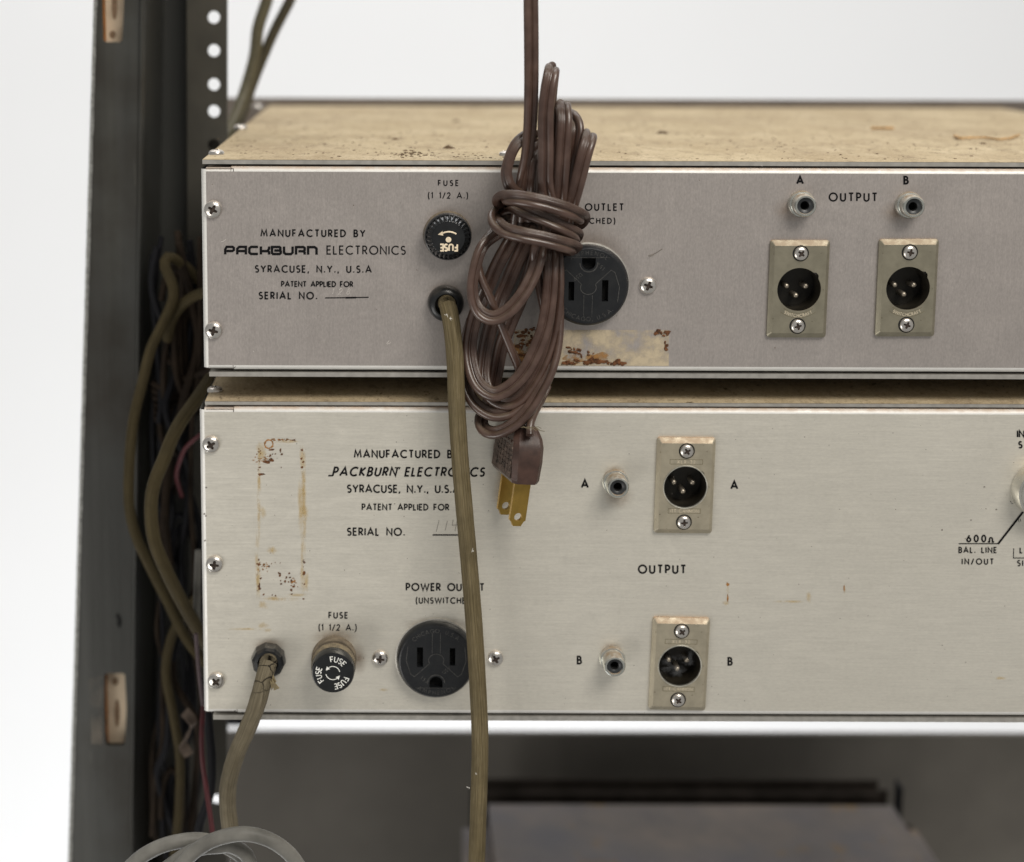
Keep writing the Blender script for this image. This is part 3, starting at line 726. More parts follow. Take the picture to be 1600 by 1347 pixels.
# ------------------------------------------------------------------ printed lettering
T = text_px
T(upper, 'MANUFACTURED BY', 408, 570, 364.5, 10, M_ink, 1.7)
T(upper, 'PACKBURN', 351, 495, 391.5, 12.5, M_ink, 2.9, stretch=1.22, gl=LOGO)
T(upper, 'ELECTRONICS', 511, 633, 391, 12.5, M_ink, 1.5)
T(upper, 'SYRACUSE, N.Y., U.S.A', 399, 580, 420.5, 10, M_ink, 1.6)
T(upper, 'PATENT APPLIED FOR', 440, 551, 444, 7.6, M_ink, 1.4)
T(upper, 'SERIAL NO.', 405, 495, 462, 10, M_ink, 1.7)
mb = MB(); line_px(mb, [(508, 465.6), (545, 465.2), (576, 464.6)], 1.6); line_px(mb, [(540, 465.3), (556, 465.1)], 2.6, -.00015); mb.build('serial_line', M_ink, upper, 0)
T(upper, '128', 518, 548, 455.5, 9, M_hair, .6, .3)
T(upper, 'FUSE', 685, 716, 286, 8, M_ink, 1.3); T(upper, '(1 1/2 A.)', 669, 731, 305.5, 8.5, M_ink, 1.2)
T(upper, 'POWER OUTLET', 846, 974, 323.5, 10, M_ink, 1.6); T(upper, '(UNSWITCHED)', 862, 961, 345, 8, M_ink, 1.3)
T(upper, 'A', 1245.5, 1257, 281.5, 11, M_ink, 2.4); T(upper, 'B', 1413, 1422, 281.5, 11, M_ink, 2.2)
T(upper, 'OUTPUT', 1296, 1370, 308, 12, M_ink, 1.9)
T(lower, 'MANUFACTURED BY', 554, 717, 709.5, 11, M_ink, 1.9)
T(lower, 'PACKBURN', 520, 621, 737, 12.5, M_ink, 2.2, .25); T(lower, 'ELECTRONICS', 633, 758, 737.5, 12.5, M_ink, 2.1, .2)
mb = MB(); line_px(mb, [(513, 743.3), (519.5, 743.3), (523, 731.2)], 2.2, -.00016); mb.build('logo_stroke', M_ink, lower, 0); mb = MB(); line_px(mb, [(617, 731), (624.5, 731), (623.8, 733.5)], 1.8, -.00016); mb.build('logo_stroke', M_ink, lower, 0)
T(lower, 'SYRACUSE, N.Y., U.S.A.', 543, 722, 764, 11, M_ink, 1.8)
T(lower, 'PATENT APPLIED FOR', 566, 701, 792.5, 8.8, M_ink, 1.5)
T(lower, 'SERIAL NO.', 543, 632, 831, 10.8, M_ink, 1.8)
mb = MB(); line_px(mb, [(676, 836), (722, 836)], 2.0); mb.build('serial_line', M_ink, lower, 0)
mb = MB(); 
for a in ([(686, 813), (681.5, 831)], [(699, 814), (695.5, 829)], [(708, 812), (706.5, 821), (715, 820)], [(714, 813), (711, 830)]): line_px(mb, a, .7)
mb.build('handwritten_serial', M_pencil, lower, 0)
T(lower, 'POWER OUTLET', 635, 756, 917.5, 10.5, M_ink, 1.8); T(lower, '(UNSWITCHED)', 650, 741, 938.5, 8.5, M_ink, 1.4)
T(lower, 'FUSE', 514, 543, 961.5, 8.6, M_ink, 1.5); T(lower, '(1 1/2 A.)', 498, 557, 980.5, 8.6, M_ink, 1.3)
T(lower, 'A', 909, 921, 756, 11.5, M_ink, 2.3); T(lower, 'A', 1142.5, 1154, 758, 11.5, M_ink, 2.3)
T(lower, 'B', 902.5, 910, 1031.5, 11, M_ink, 2.1); T(lower, 'B', 1138, 1146, 1033.5, 11, M_ink, 2.1)
T(lower, 'OUTPUT', 998, 1071, 889.5, 12, M_ink, 2.1)
T(lower, '600', 1511, 1540, 841.5, 9.8, M_ink, 1.9); T(lower, '~', 1543.5, 1555.5, 842.5, 9, M_ink, 1.8)
T(lower, 'BAL. LINE', 1498.5, 1557, 859.5, 8.2, M_ink, 1.4); T(lower, 'IN/OUT', 1503.5, 1552, 877.5, 8.2, M_ink, 1.4)
T(lower, 'IN', 1590, 1600, 678, 10, M_ink, 1.9); T(lower, 'S', 1592, 1597, 695, 9.5, M_ink, 1.9)
T(lower, 'LI', 1594, 1602, 860, 8, M_ink, 1.4); T(lower, 'SI', 1590, 1598, 880, 8.2, M_ink, 1.4)
mb = MB(); line_px(mb, [(1498, 849.6), (1560, 849.6)], 1.5); line_px(mb, [(1559.5, 850), (1604, 793)], 3.2, -.00016)
line_px(mb, [(1584, 857), (1583.5, 872), (1606, 872)], 1.2)
for a in ([(1578, 783), (1580.5, 785)], [(1580, 787), (1583, 787)], [(1591, 811), (1592.5, 816)], [(1594, 810.5), (1595, 815)]): line_px(mb, a, .8)
mb.build('pointer_line', M_ink, lower, 0)

# ------------------------------------------------------------------ stains, rust, crumbs and painted shading on the sheets
def blob(mb, x, y, rx, ry, Y=-.00009, n=12, j=.35, mi=0, raise_=0.0):
    ph = rng.uniform(0, 6); pts = []
    for i in range(n):
        a = 2*PI*i/n; k = 1+rng.uniform(-j, j)
        pts.append(P(x+rx*k*math.cos(a+ph), y+ry*k*math.sin(a+ph), Y))
    if not raise_: mb.add(pts, [tuple(range(n))], mi); return
    c = sum(pts, Vector())/n; inn = [c+(p-c)*.6+Vector((0, -raise_*rng.uniform(.5, 1.2), 0)) for p in pts]
    mb.add(pts+inn, [(i, (i+1) % n, n+(i+1) % n, n+i) for i in range(n)]+[tuple(range(n, 2*n))], mi)
def softblob(mb, x, y, rx, ry, Y, n=20, j=.25):
    ph = rng.uniform(0, 6); c = P(x, y, Y); pts = []
    for i in range(n):
        a = 2*PI*i/n; k = 1+rng.uniform(-j, j); pts.append(P(x+rx*k*math.cos(a+ph), y+ry*k*math.sin(a+ph), Y))
    mb.add([c]+pts, [(0, 1+i, 1+(i+1) % n) for i in range(n)], 0, [((0,0),(1,0),(1,0))]*n)
def soft_mat(name, c, amt, sc=300, lo=.35, hi=.6):
    n = N(name); u = n.sep('UV')[0]; f = n.math('MULTIPLY', n.ramp(n.math('SUBTRACT', 1.0, u), 0, .7), n.ramp(n.noise(sc, (1,1,.6), 5, .65), lo, hi, 0, amt))
    m = n.fin(c, .7, 0); n.link(f, n.b.inputs['Alpha']); return m
M_yel = soft_mat('yellow_glue_stain', (.52,.37,.14), .48, 260)
# lower unit: outline left by a removed label
mb = MB()
for _ in range(5): pass
for x, y, rx, ry in ((405,770,3.4,90), (402,880,4,55), (475,790,4,85), (472,880,3.4,55), (432,935,26,4), (462,930,18,3.4), (448,690,24,3), (404,790,3,60), (470,790,5,48), (404,905,4,30), (474,760,3,30), (440,936,30,4), (408,705,8,16), (472,720,5,26), (412,945,10,8), (476,800,7,14), (410,800,7,12), (425,860,9,6), (478,910,5,18)):
    softblob(mb, x, y, rx, ry, -.00005-.0000002*(len(mb.f)))
mb.build('glue_stain', M_yel, lower, 0)['kind'] = 'stuff'
mb = MB()
for k in range(26):
    a = k*2*PI/26; blob(mb, 420+6.5*math.cos(a), 694+6.5*math.sin(a), rng.uniform(.7,1.6), rng.uniform(.7,1.6), -.00009-.000001*k, 8, .4)
for k in range(30): blob(mb, rng.gauss(413, 7), rng.gauss(718, 3), rng.uniform(.5,1.8), rng.uniform(.4,1), -.00009-.000001*k, 7, .4)
for k in range(24): blob(mb, rng.uniform(424, 458), 687+rng.gauss(0, .9), rng.uniform(.5,2), rng.uniform(.4,1), -.00009-.000001*k, 7, .4)
for k in range(24): blob(mb, rng.gauss(411, 5), rng.gauss(886, 5), rng.uniform(.5,1.5), rng.uniform(.5,1.3), -.00009-.000001*k, 7, .4)
for k in range(12): blob(mb, rng.gauss(457, 5), rng.gauss(909, 3), rng.uniform(.5,1.7), rng.uniform(.5,1.2), -.00009-.000001*k, 7, .4)
mb.build('rust_stain', M_rusto, lower, 0)['kind'] = 'stuff'
mb = MB()
spots = [(404+rng.gauss(0,2), rng.uniform(700,745)) for _ in range(11)]+[(472+rng.gauss(0,1), rng.uniform(700,735)) for _ in range(8)]
spots += [(rng.uniform(425,465), 687+rng.gauss(0,1)) for _ in range(12)]+[(rng.uniform(405,475), 929+rng.gauss(0,3)) for _ in range(6)]
spots += [(475+rng.gauss(0,1), rng.uniform(875,900)) for _ in range(9)]+[(404+rng.gauss(0,2), rng.uniform(878,930)) for _ in range(10)]
spots += [(455+rng.gauss(0,8), 910+rng.gauss(0,8)) for _ in range(22)]+[(425+rng.gauss(0,14), 885+rng.gauss(0,14)) for _ in range(12)]
spots += [(424+rng.gauss(0,9), 712+rng.gauss(0,9)) for _ in range(14)]
for k, (x, y) in enumerate(spots): 
    s = rng.choice((.6,.8,.8,1.1,1.5)); blob(mb, x, y, s*rng.uniform(.8,1.6), s*rng.uniform(.6,1.5), -.0001-.000001*k, 8, .4)
for x, y, a, b in ((418,722,6,2.2), (409,741,5,1.6), (424,719,4,3), (405,917,1.6,5), (475,896,2.4,3), (424,703,5,1.4), (404,882,2,2), (455,922,2.4,2), (420,885,1.2,1.8)): blob(mb, x, y, a, b, -.00012)
mb.build('rust_spots', M_rustd, lower, 0)['kind'] = 'stuff'
mb = MB()
for x, y, rx, ry in ((1137,928,2.8,15), (1135,942,5,4), (1320,921,2,7), (1264,934,4,8), (1232,940,22,1.6), (410,977,9,5), (385,983,26,1.6), (418,985,5,3), (1563,1060,9,2), (600,1078,7,2)): softblob(mb, x, y, rx*1.2, ry*1.2, -.00006-.0000002*len(mb.f))
mb.build('glue_stain', M_yel, lower, 0)['kind'] = 'stuff'
mb = MB(); blob(mb, 1137, 913, 2.2, 2.6); blob(mb, 1319, 920, .9, 5); blob(mb, 1137, 935, 1.2, 6)
mb.build('rust_stain', M_rusto, lower, 0)['kind'] = 'stuff'
# halos round the controls: dirt, plus jack reflections and shadows painted in
mb = MB()
for k, (x, y, rx, ry) in enumerate(((959,738,19,13), (955,1014,20,13), (420,1008,33,16), (522,996,42,18), (682,976,60,14), (965,775,30,25), (560,1030,16,30))):
    n = 28; c = P(x, y, -.00004-.000003*k); pts = [P(x+rx*math.cos(2*PI*i/n), y+ry*math.sin(2*PI*i/n), -.00004-.000003*k) for i in range(n)]
    mb.add([c]+pts, [(0, 1+i, 1+(i+1) % n) for i in range(n)], 0, [((0,0),(1,0),(1,0))]*n)
def halo():
    n = N('brown_grime_shade_halo'); u = n.sep('UV')[0]; f = n.math('MULTIPLY', n.math('POWER', n.math('SUBTRACT', 1.0, u), 1.6), n.ramp(n.noise(400, detail=4), .3, .6, .35, .62))
    m = n.fin((.20,.13,.075), .8, 0); n.link(f, n.b.inputs['Alpha']); return m
M_halo = halo(); mb.build('grime_and_shade', M_halo, lower, 0)['kind'] = 'stuff'
mb = MB()  # upper halos; the two at the jacks paint their shadows, lower left
for k, (x, y, rx, ry) in enumerate(((699,350,44,32), (697,462,36,30), (1240,328,40,24), (1408,332,40,24), (917,400,74,60))):
    n = 28; c = P(x, y, -.00004-.000003*k); pts = [P(x+rx*math.cos(2*PI*i/n), y+ry*math.sin(2*PI*i/n), -.00004-.000003*k) for i in range(n)]
    mb.add([c]+pts, [(0, 1+i, 1+(i+1) % n) for i in range(n)], 0, [((0,0),(1,0),(1,0))]*n)
mb.build('grime_and_shade', M_halo, upper, 0)['kind'] = 'stuff'
mb = MB()
for k, (x, y, rx, ry) in enumerate(((1079,1024,4,11),(1074,1036,9,3),(1042,1034,6,5),(1040,1048,9,5),(1052,1043,13,3),(1062,1028,14,4),(1058,1050,10,6))): softblob(mb, x, y, rx*1.3, ry*1.3, -.0014-.0003*k, 16, .45)
mb.build('cobweb', soft_mat('grey_cobweb', (.36,.37,.39), .12, 250, .35, .6), lower, 0)['kind'] = 'stuff'
# upper unit: torn label remains
mb = MB(); mb.add([P(803,515,-.00006), P(1045,516,-.00006), P(1045,572,-.00006), P(803,571,-.00006)], [(0,3,2,1)]); mb.build('label_residue', M_glue, upper, 0)
mb = MB()
for k in range(60):
    x = rng.uniform(880, 978); y = 569-abs(rng.gauss(0, 3))-(5 if 925 < x < 950 else 0)*rng.random(); blob(mb, x, y, rng.uniform(2, 5), rng.uniform(1, 3), -.00012-.000002*k, 8, .4, 0, .0003)
for k in range(14): blob(mb, 897+rng.gauss(0, 8), 549+rng.gauss(0, 4), rng.uniform(1.5, 5), rng.uniform(1, 3), -.00012-.000002*k, 8, .4, 0, .0003)
for k in range(5): blob(mb, 921+rng.gauss(0, 3), 551+rng.gauss(0, 4), rng.uniform(1.5, 3), rng.uniform(1, 2.4), -.00012-.000002*k, 8, .4, 0, .0003)
for k in range(16): blob(mb, rng.uniform(1024, 1044), 520+rng.gauss(0, 2.6), rng.uniform(2, 5), rng.uniform(1, 3), -.00012-.000002*k, 8, .4, 0, .0003)
for k in range(6): blob(mb, 1041+rng.gauss(0, 1.5), 542+rng.gauss(0, 5), rng.uniform(1.5, 3), rng.uniform(1.5, 3.4), -.00012-.000002*k, 8, .4, 0, .0003)
for k in range(50): blob(mb, rng.uniform(806, 836), rng.choice((518, 522, 526, 534, 540, 556, 566))+rng.gauss(0, 2), rng.uniform(2, 5), rng.uniform(1, 3), -.00012-.000002*k, 8, .4, 0, .0003)
mb.build('rust_flakes', M_rustd, upper, 30)['kind'] = 'stuff'
mb = MB()
for x, y, rx, ry in ((905,560,26,7), (820,547,16,18), (822,560,14,9), (935,558,18,6), (893,566,14,4)): blob(mb, x, y, rx, ry, -.00009-.000004*len(mb.f), 18, .4)
mb.build('rust_stain', stain('streaky_orange_rust', (.34,.17,.05), .42, .60, .8, 260), upper, 0)
# scratches on the upper panel
mb = MB()
for a in ([(345,378),(349,377),(353,374)], [(604,537),(608,532)], [(605,538),(611,535)], [(1013,400),(1024,396),(1035,389)], [(1190,258),(1191,260)], [(395,548),(397,550)]): line_px(mb, a, .8)
mb.build('scratches', M_hair, upper, 0)['kind'] = 'stuff'
mb = MB()
for a in ([(1013,400),(1024,396),(1035,389)], [(1015,401),(1022,398)]): line_px(mb, a, 1.3, -.00016)
mb.build('hair', M_pencil, upper, 0)
# specks on the lower panel
mb = MB()
for k in range(70): blob(mb, rng.uniform(330, 1590), rng.uniform(650, 1105), *(rng.uniform(.4, 1.0) for _ in range(2)), -.00007, 6, .4)
for x, y in ((322,762),(319,803),(320,845),(1538,761),(1557,796),(1472,828),(322,806),(1517,813)): blob(mb, x, y, 1.4, 1.2, -.0001, 7, .4)
mb.build('specks', M_pencil, lower, 0)['kind'] = 'stuff'
# crumbs and splinter lying on the upper lid
def on_lid(x, y, z=ZTU):
    d = M3 @ Vector(((x-CX)/F, -(y-CY)/F, -1)); return CAM + d*((z-CAM.z)/d.z)
mb = MB()
def crumb(x, y, s):
    c = on_lid(x, y, ZTU+.0001); n = 7; ph = rng.uniform(0, 6)
    base = [c+Vector((s*rng.uniform(.7,1.4)*math.cos(ph+2*PI*i/n)*1.6, s*rng.uniform(.7,1.4)*math.sin(ph+2*PI*i/n), 0)) for i in range(n)]
    top = [c+(b-c)*.5+Vector((0, 0, s*rng.uniform(.35,.8))) for b in base]
    mb.add(base+top, [(i, (i+1) % n, n+(i+1) % n, n+i) for i in range(n)]+[tuple(range(n, 2*n))])
for k in range(55): crumb(640+rng.gauss(0, 22), 240+rng.gauss(0, 3), rng.uniform(.0002, .0006))
for k in range(30): crumb(745+rng.gauss(0, 30), 245+rng.gauss(0, 3), rng.uniform(.00015, .0004))
for k in range(330): crumb(rng.uniform(330, 1600), rng.uniform(180, 249), rng.uniform(.00012, .0005))
for x, y, s in ((700,232,.0016),(616,218,.001),(1035,209,.0018),(712,190,.0012),(1535,225,.001)): crumb(x, y, s)
mb.build('crumbs', M_crumb, upper, 0)['kind'] = 'stuff'
sp = thing('splinter', on_lid(1530, 216), 'curved orange wood splinter lying on the dusty lid of the upper unit', 'splinter')
mb = MB(); pts = [on_lid(x, y, ZTU+.0007) for x, y in ((1492,213),(1500,217),(1520,216),(1540,216),(1560,219),(1578,217),(1592,212))]
for i in range(len(pts)-1):
    a, b = pts[i], pts[i+1]; d = (b-a).normalized(); n_ = Vector((-d.y, d.x, 0)); wd = .0008*(1-.4*i/6)
    vs = [a+n_*wd, a-n_*wd, b-n_*wd, b+n_*wd]; vs += [v+Vector((0, 0, .0008)) for v in vs]
    mb.add(vs, [(4,5,6,7),(0,1,5,4),(2,3,7,6),(1,2,6,5),(3,0,4,7)])
mb.build('shaving', M_splint, sp, 40)
sp2 = thing('wood_chip', on_lid(1380, 202), 'small brown wood chip lying far back on the upper lid', 'wood chip')
mb = MB(); c = on_lid(1380, 202, ZTU+.0002); mb.box(c.x-.006, c.x+.005, c.y-.0012, c.y+.001, c.z, c.z+.0012, 0, .0004); mb.build('chip', M_splint, sp2, 40)

# ------------------------------------------------------------------ cords that come out of the two units
def round_prof(r, n=24, rib=0.0, k=12): return [(r*(1+rib*math.cos(k*2*PI*i/n))*math.cos(2*PI*i/n), r*(1+rib*math.cos(k*2*PI*i/n))*math.sin(2*PI*i/n)) for i in range(n)]
mb = MB()
sweep(mb, [(697,472,-2),(697,473,3),(699,476,9),(702,487,13),(706,510,15),(711,560,16),(714,640,17),(719,720,18),(725,790,18),(733,880,18),(741,980,18),(747,1080,19),(750,1160,20),(748,1250,21),(744,1370,22)], round_prof(.00322, 48, .018, 24), wob=.006, seed=1)
o = mb.build('power_cord', M_olive, upper, 60); o['label'] = 'long olive rubber power cord hanging down over the lower unit'
mb = MB()
for (x, y, h) in ((733,1230,1), (746,1222,.5), (744,1210,1), (739,860,.6), (698,492,.6), (703,498,.5)):
    for q in range(4):
        a = rng.uniform(0, 6.28); l = rng.uniform(1.5, 4.5); line_px(mb, [(x, y), (x+l*.5*math.cos(a), y+l*.5*math.sin(a)), (x+l*math.cos(a+.5), y+l*math.sin(a+.5))], .45, -.0235-.00002*q)
mb.build('lint', M_lint, upper, 0)['kind'] = 'stuff'
mb = MB()
sweep(mb, [(420,1030,-1),(420,1032,4),(418,1040,9),(413,1058,12),(408,1078,13),(399,1108,13),(386,1140,12),(372,1172,10),(362,1202,8),(356,1232,6),(356,1262,4),(359,1290,2),(362,1330,0)], round_prof(.0034, 40, .01, 20), wob=.012, seed=4)
o = mb.build('power_cord', M_olive_c, lower, 60); o['label'] = 'short cracked olive power cord leaving the lower left bushing'
mb = MB()   # torn flap of the outer jacket
for tri in (((424,1062),(436,1076),(428,1079)), ((426,1055),(431,1066),(424,1072)), ((422,1064),(428,1070),(424,1079))):
    vs = [P(x, y, -.0155+.0012*i) for i, (x, y) in enumerate(tri)]; vs += [v+Vector((.0002, .0006, 0)) for v in vs]
    mb.add(vs, [(0,2,1),(3,4,5),(0,1,4,3),(1,2,5,4),(2,0,3,5)])
mb.build('torn_jacket', M_tan if False else simple('torn_rubber', (.24,.19,.10), .8), lower, 0)

# ------------------------------------------------------------------ brown two-wire extension cord
def spt(a=.00140, off=.00143):
    pts = []
    n = 84
    for sg in (1, -1):
        for i in range(n+1):
            t = -158+316*i/n; th = R(t if sg > 0 else t+180)
            rr = a
            if sg < 0 and abs(math.sin(R(t))) < 2: rr = a*(1+.05*math.cos(R(t)*20)) if -140 < t < 140 else a
            pts.append((sg*off + rr*math.cos(th), rr*math.sin(th)))
    return pts
SP = spt()
ext = thing('extension_cord', P(830, 830, -.03), 'brown two-wire extension cord gathered into a tied bundle hanging in front of both units', 'extension cord')
mb = MB()
strands = [
 # hanging supply and the loops standing above the wraps
 [(829,-30,22,25),(830,60,22,25),(830,140,22,30),(828,200,21,38),(823,245,20,50),(815,280,18,60),(809,320,14,60),(806,360,12,40)],
 [(862,330,22,0),(853,290,24,5),(853,240,25,8),(853,180,26,8),(857,140,26,5),(862,113,24,0),(863,108,19,0),(862,112,14,0),(858,150,11,0),(852,230,9,0),(848,330,9,0)],
 [(872,330,20,0),(876,290,22,0),(880,230,23,0),(882,190,22,0),(881,170,19,0),(880,165,14,0),(878,190,9,0),(872,260,7,0),(866,330,7,0)],
 [(884,320,12,0),(890,270,13,20),(898,225,14,25),(901,200,13,25),(896,186,10,20),(889,184,6,0),(882,215,4,0),(878,300,4,0)],
 [(884,350,18,-20),(895,312,20,-14),(904,280,21,-12),(914,240,21,-8),(920,220,19,-5),(922,211,15,0),(919,216,10,0),(908,260,7,0),(892,320,6,0)],
 [(838,215,10,0),(822,214,16,-50),(806,226,18,-66),(795,250,19,-70),(791,272,19,-66),(797,292,19,-55),(812,306,18,-40),(835,318,16,-20),(850,330,12,0)],
 [(850,232,10,0),(840,233,15,-18),(829,248,18,-18),(824,275,19,-10),(821,310,17,-5),(820,345,14,0)],
 [(846,260,6,0),(845,330,6,0),(850,380,8,0)],
 # three wraps round the waist
 [(840,322,2,0),(800,314,6,0),(781,314,14,0),(783,310,21,0),(800,309,27,-4),(830,313,30,0),(860,320,30,0),(890,330,28,6),(907,338,22,0),(911,342,14,0),(898,350,6,0),(860,345,2,0),(810,338,3,0),(779,332,8,0),(772,334,15,0),(776,348,23,8),(790,360,27,8),(815,367,30,4),(850,374,30,0),(880,382,28,0),(896,387,22,0),(899,390,14,0),(885,388,5,0),(850,380,2,0)],
 [(785,325,8,40),(800,322,16,30),(822,332,23,40),(850,343,26,46),(880,356,26,40),(899,366,21,30),(902,370,13,20),(890,372,6,0),(860,366,4,0)],
 # lower loops
 [(800,352,12,20),(775,366,15,40),(755,384,19,50),(744,412,21,55),(738,445,22,60),(741,472,23,55),(752,490,24,40),(771,497,25,32),(793,487,25,36),(814,464,24,40),(832,432,22,42),(842,402,20,44),(846,370,14,40)],
 [(775,356,8,70),(756,378,13,80),(747,405,16,85),(751,432,18,85),(762,458,19,85),(774,486,19,85),(786,516,18,85),(797,543,17,85),(808,568,16,80),(815,590,14,70),(822,615,10,60)],
 [(812,352,9,10),(797,378,12,14),(780,408,14,20),(765,440,14,20),(750,474,12,14),(738,510,12,10),(733,545,13,10),(738,580,16,16),(750,604,19,22),(772,616,21,26),(796,606,22,22),(818,584,22,14),(835,554,21,6),(850,514,20,0),(858,470,19,0),(861,420,17,0),(860,370,12,0)],
 [(828,352,8,0),(818,385,10,0),(800,425,11,0),(785,460,10,10),(768,505,8,14),(757,550,9,10),(754,590,12,10),(764,616,15,20),(786,630,17,30),(810,624,18,30),(830,600,18,20),(848,566,17,10),(860,530,16,5),(868,480,15,0),(870,430,13,0),(866,370,9,0)],
 [(842,352,6,0),(836,390,8,10),(826,430,8,20),(812,470,8,20),(797,505,7,20),(782,545,6,10),(773,590,6,0),(764,632,8,0),(752,655,12,20),(757,671,16,45),(775,676,19,60),(800,665,21,60),(822,645,22,56),(842,615,21,60),(860,580,19,70),(871,540,16,78),(874,495,13,80),(872,440,10,70),(868,380,8,60)],
 [(740,500,4,0),(729,540,6,20),(726,580,9,40),(732,614,13,50),(748,636,16,50),(772,648,18,48),(798,643,18,48),(822,622,17,50),(845,590,15,60)],
 [(846,372,18,30),(836,395,19,60),(838,425,15,75),(846,460,10,70),(853,500,8,60),(848,560,6,60)],
 [(855,600,8,60),(845,625,12,70),(834,648,18,75),(829,664,22,80),(828,680,24,85)],
]
for k, s in enumerate(strands): sweep(mb, s, SP, .0013, seed=k)
o = mb.build('cord', M_brown, ext, 60)
# plug: tapered two-blade body, lofted, hung at a slight lean
def plug():
    pc = P(824, 757, -.024)
    Rm = Matrix.Rotation(R(7), 3, 'Y') @ Matrix.Rotation(R(16), 3, 'Z')
    def W(x, y, z): return pc + Rm @ Vector((x, y, z))
    secs = [(-.0002,.0050,.0122),(.0010,.0056,.0126),(.0080,.0061,.0122),(.0135,.0062,.0112),(.0165,.0058,.0095),(.0190,.0048,.0072),(.0208,.0034,.0046),(.0214,.0022,.0030)]
    mb = MB(); n = 0; vs = []
    for z, a, b in secs:
        c = min(a, b)*.30
        ring = [(a-c,-b),(a,-b+c),(a,b-c),(a-c,b),(-a+c,b),(-a,b-c),(-a,-b+c),(-a+c,-b)]
        n = len(ring); vs += [W(p[0]-.0004, p[1]+.0125, z) for p in ring]
    fs = []; 
    for k in range(len(secs)-1):
        for i in range(n): fs.append((k*n+i, k*n+(i+1) % n, (k+1)*n+(i+1) % n, (k+1)*n+i))
    fs.append(tuple(range(n))[::-1]); fs.append(tuple((len(secs)-1)*n+i for i in range(n)))
    mb.add(vs, fs)
    ob = mb.build('plug', M_plug, ext, 22)
    g = MB()
    for r_ in range(7):
        for q in range(6):
            c = W(-.0066, .0035+.0028*q, .0035+.0019*r_); s = .0008*rng.uniform(.7, 1.25)
            vv = [c+Rm @ Vector((-.0003*(t > 3), s*math.cos(a), s*.8*math.sin(a))) for t, a in [(t, R(45+90*(t % 4))) for t in range(8)]]
            if r_ < 6 or q < 4: g.add(vv, [(4,5,6,7),(0,1,5,4),(1,2,6,5),(2,3,7,6),(3,0,4,7)])
    g.add([W(-.0064,.0022,.0012), W(-.0064,.0228,.0012), W(-.0066,.0215,.0135), W(-.0066,.0030,.0135)], [(0,1,2,3)])
    ob2 = g.build('ribbed_grip', M_plugd, ob, 0)
    ln = MB()
    ln.add([W(-.0003,-.00032,.0205), W(.0000,-.00032,.0205), W(.0006,-.0003,.004), W(.0003,-.0003,.004)], [(0,1,2,3)])
    for yy in (.0050, .0185):
        bl = MB(); hw = .0032; L = -.0178; outl = [(-hw, .001), (-hw, L+.0022), (-hw+.0006, L+.0019), (-hw+.0012, L+.0009), (-hw+.0016, L), (hw-.0016, L), (hw-.0012, L+.0009), (hw-.0006, L+.0019), (hw, L+.0022), (hw, .001)]
        bl.sheet(outl, [circ(0, L+.0036, .00155, 24)], yy-.00075, yy+.00075)
        bl.v = [tuple(W(v[0], v[1], v[2])) for v in bl.v]
        bl.build('blade', M_brass, ob, 25)
    st = MB()
    for q in range(9):
        a = rng.uniform(-.5, .5); x0 = 814+q*2.6; line_px(st, [(x0, 667+rng.uniform(-1,1)), (x0+6, 668+3*a), (x0+11, 671+4*a)], .8, -.0275-.0001*q)
    line_px(st, [(838,671),(845,673),(851,674)], .9, -.024)
    st.build('frayed_string', M_string, ob, 0)
plug()

# ------------------------------------------------------------------ rack post
post_ = thing('rack_post', P(230, 1347, .1), 'dark weathered steel rack post with round mounting holes left of the two units', 'rack post')
ZT, ZB = .20, -.62
YF = .157; xf0, xf1 = Xpx(300, YF), Xpx(355, YF, 100)
zs = [Zpx(y, YF, 334) for y in (27, 79, 132, 174)]; pitch = .04445
hz = [z for z in zs]
k = zs[3]
for z0_ in (Zpx(1250, YF, 334),): hz += [z0_, z0_-.0127, z0_+.0159*4]
hx = Xpx(334, YF, 100)
allh = list(zs)+[zs[0]+.0127]; allh += [k-.0159, k-.0318]+[k-.0318-.0127-.04445*i-d for i in range(4) for d in (0, .0159, .0318)]
zb_ = Zpx(1250, YF, 334); allh = [z for z in allh if abs(z-zb_) > .009 and ZB+.004 < z < ZT-.004]+[zb_]
allh = sorted(allh); keep = []
for z in allh:
    if not keep or z-keep[-1] > .009: keep.append(z)
_qa, _qb = P(354.5, 100, YF), P(354.5, 1290, YF); KL = (_qa.x-_qb.x)/(_qa.z-_qb.z)
def lean_post(m): m.v = [(v[0]+KL*(v[2]-_qa.z), v[1], v[2]) for v in m.v]
mb = MB(); mb.sheet([(xf0, ZB), (xf1, ZB), (xf1, ZT), (xf0, ZT)], [circ(hx+(.0008 if z == zb_ else 0), z, .0029, 28) for z in keep], YF, YF+.0025)
lean_post(mb); mb.build('perforated_flange', M_post2, post_, 30)
x_a = Xpx(222, .15, 300)
mb = MB()  # stepped web between the flange and the deep side wall
pr = [(xf0, YF+.0002), (xf0-.0006, YF+.004), (xf0-.0006, YF+.020), (xf0-.0030, YF+.022), (x_a+.0018, YF+.022), (x_a+.0006, YF+.016), (x_a+.0004, YF+.004), (x_a-.0004, YF-.002), (x_a-.0016, YF-.003), (x_a-.0024, YF-.001)]
n = len(pr); mb.add([(p[0], p[1], ZB) for p in pr]+[(p[0], p[1], ZT) for p in pr], [(i, i+1, n+i+1, n+i) for i in range(n-1)])
lean_post(mb); mb.build('web', M_post, post_, 25)
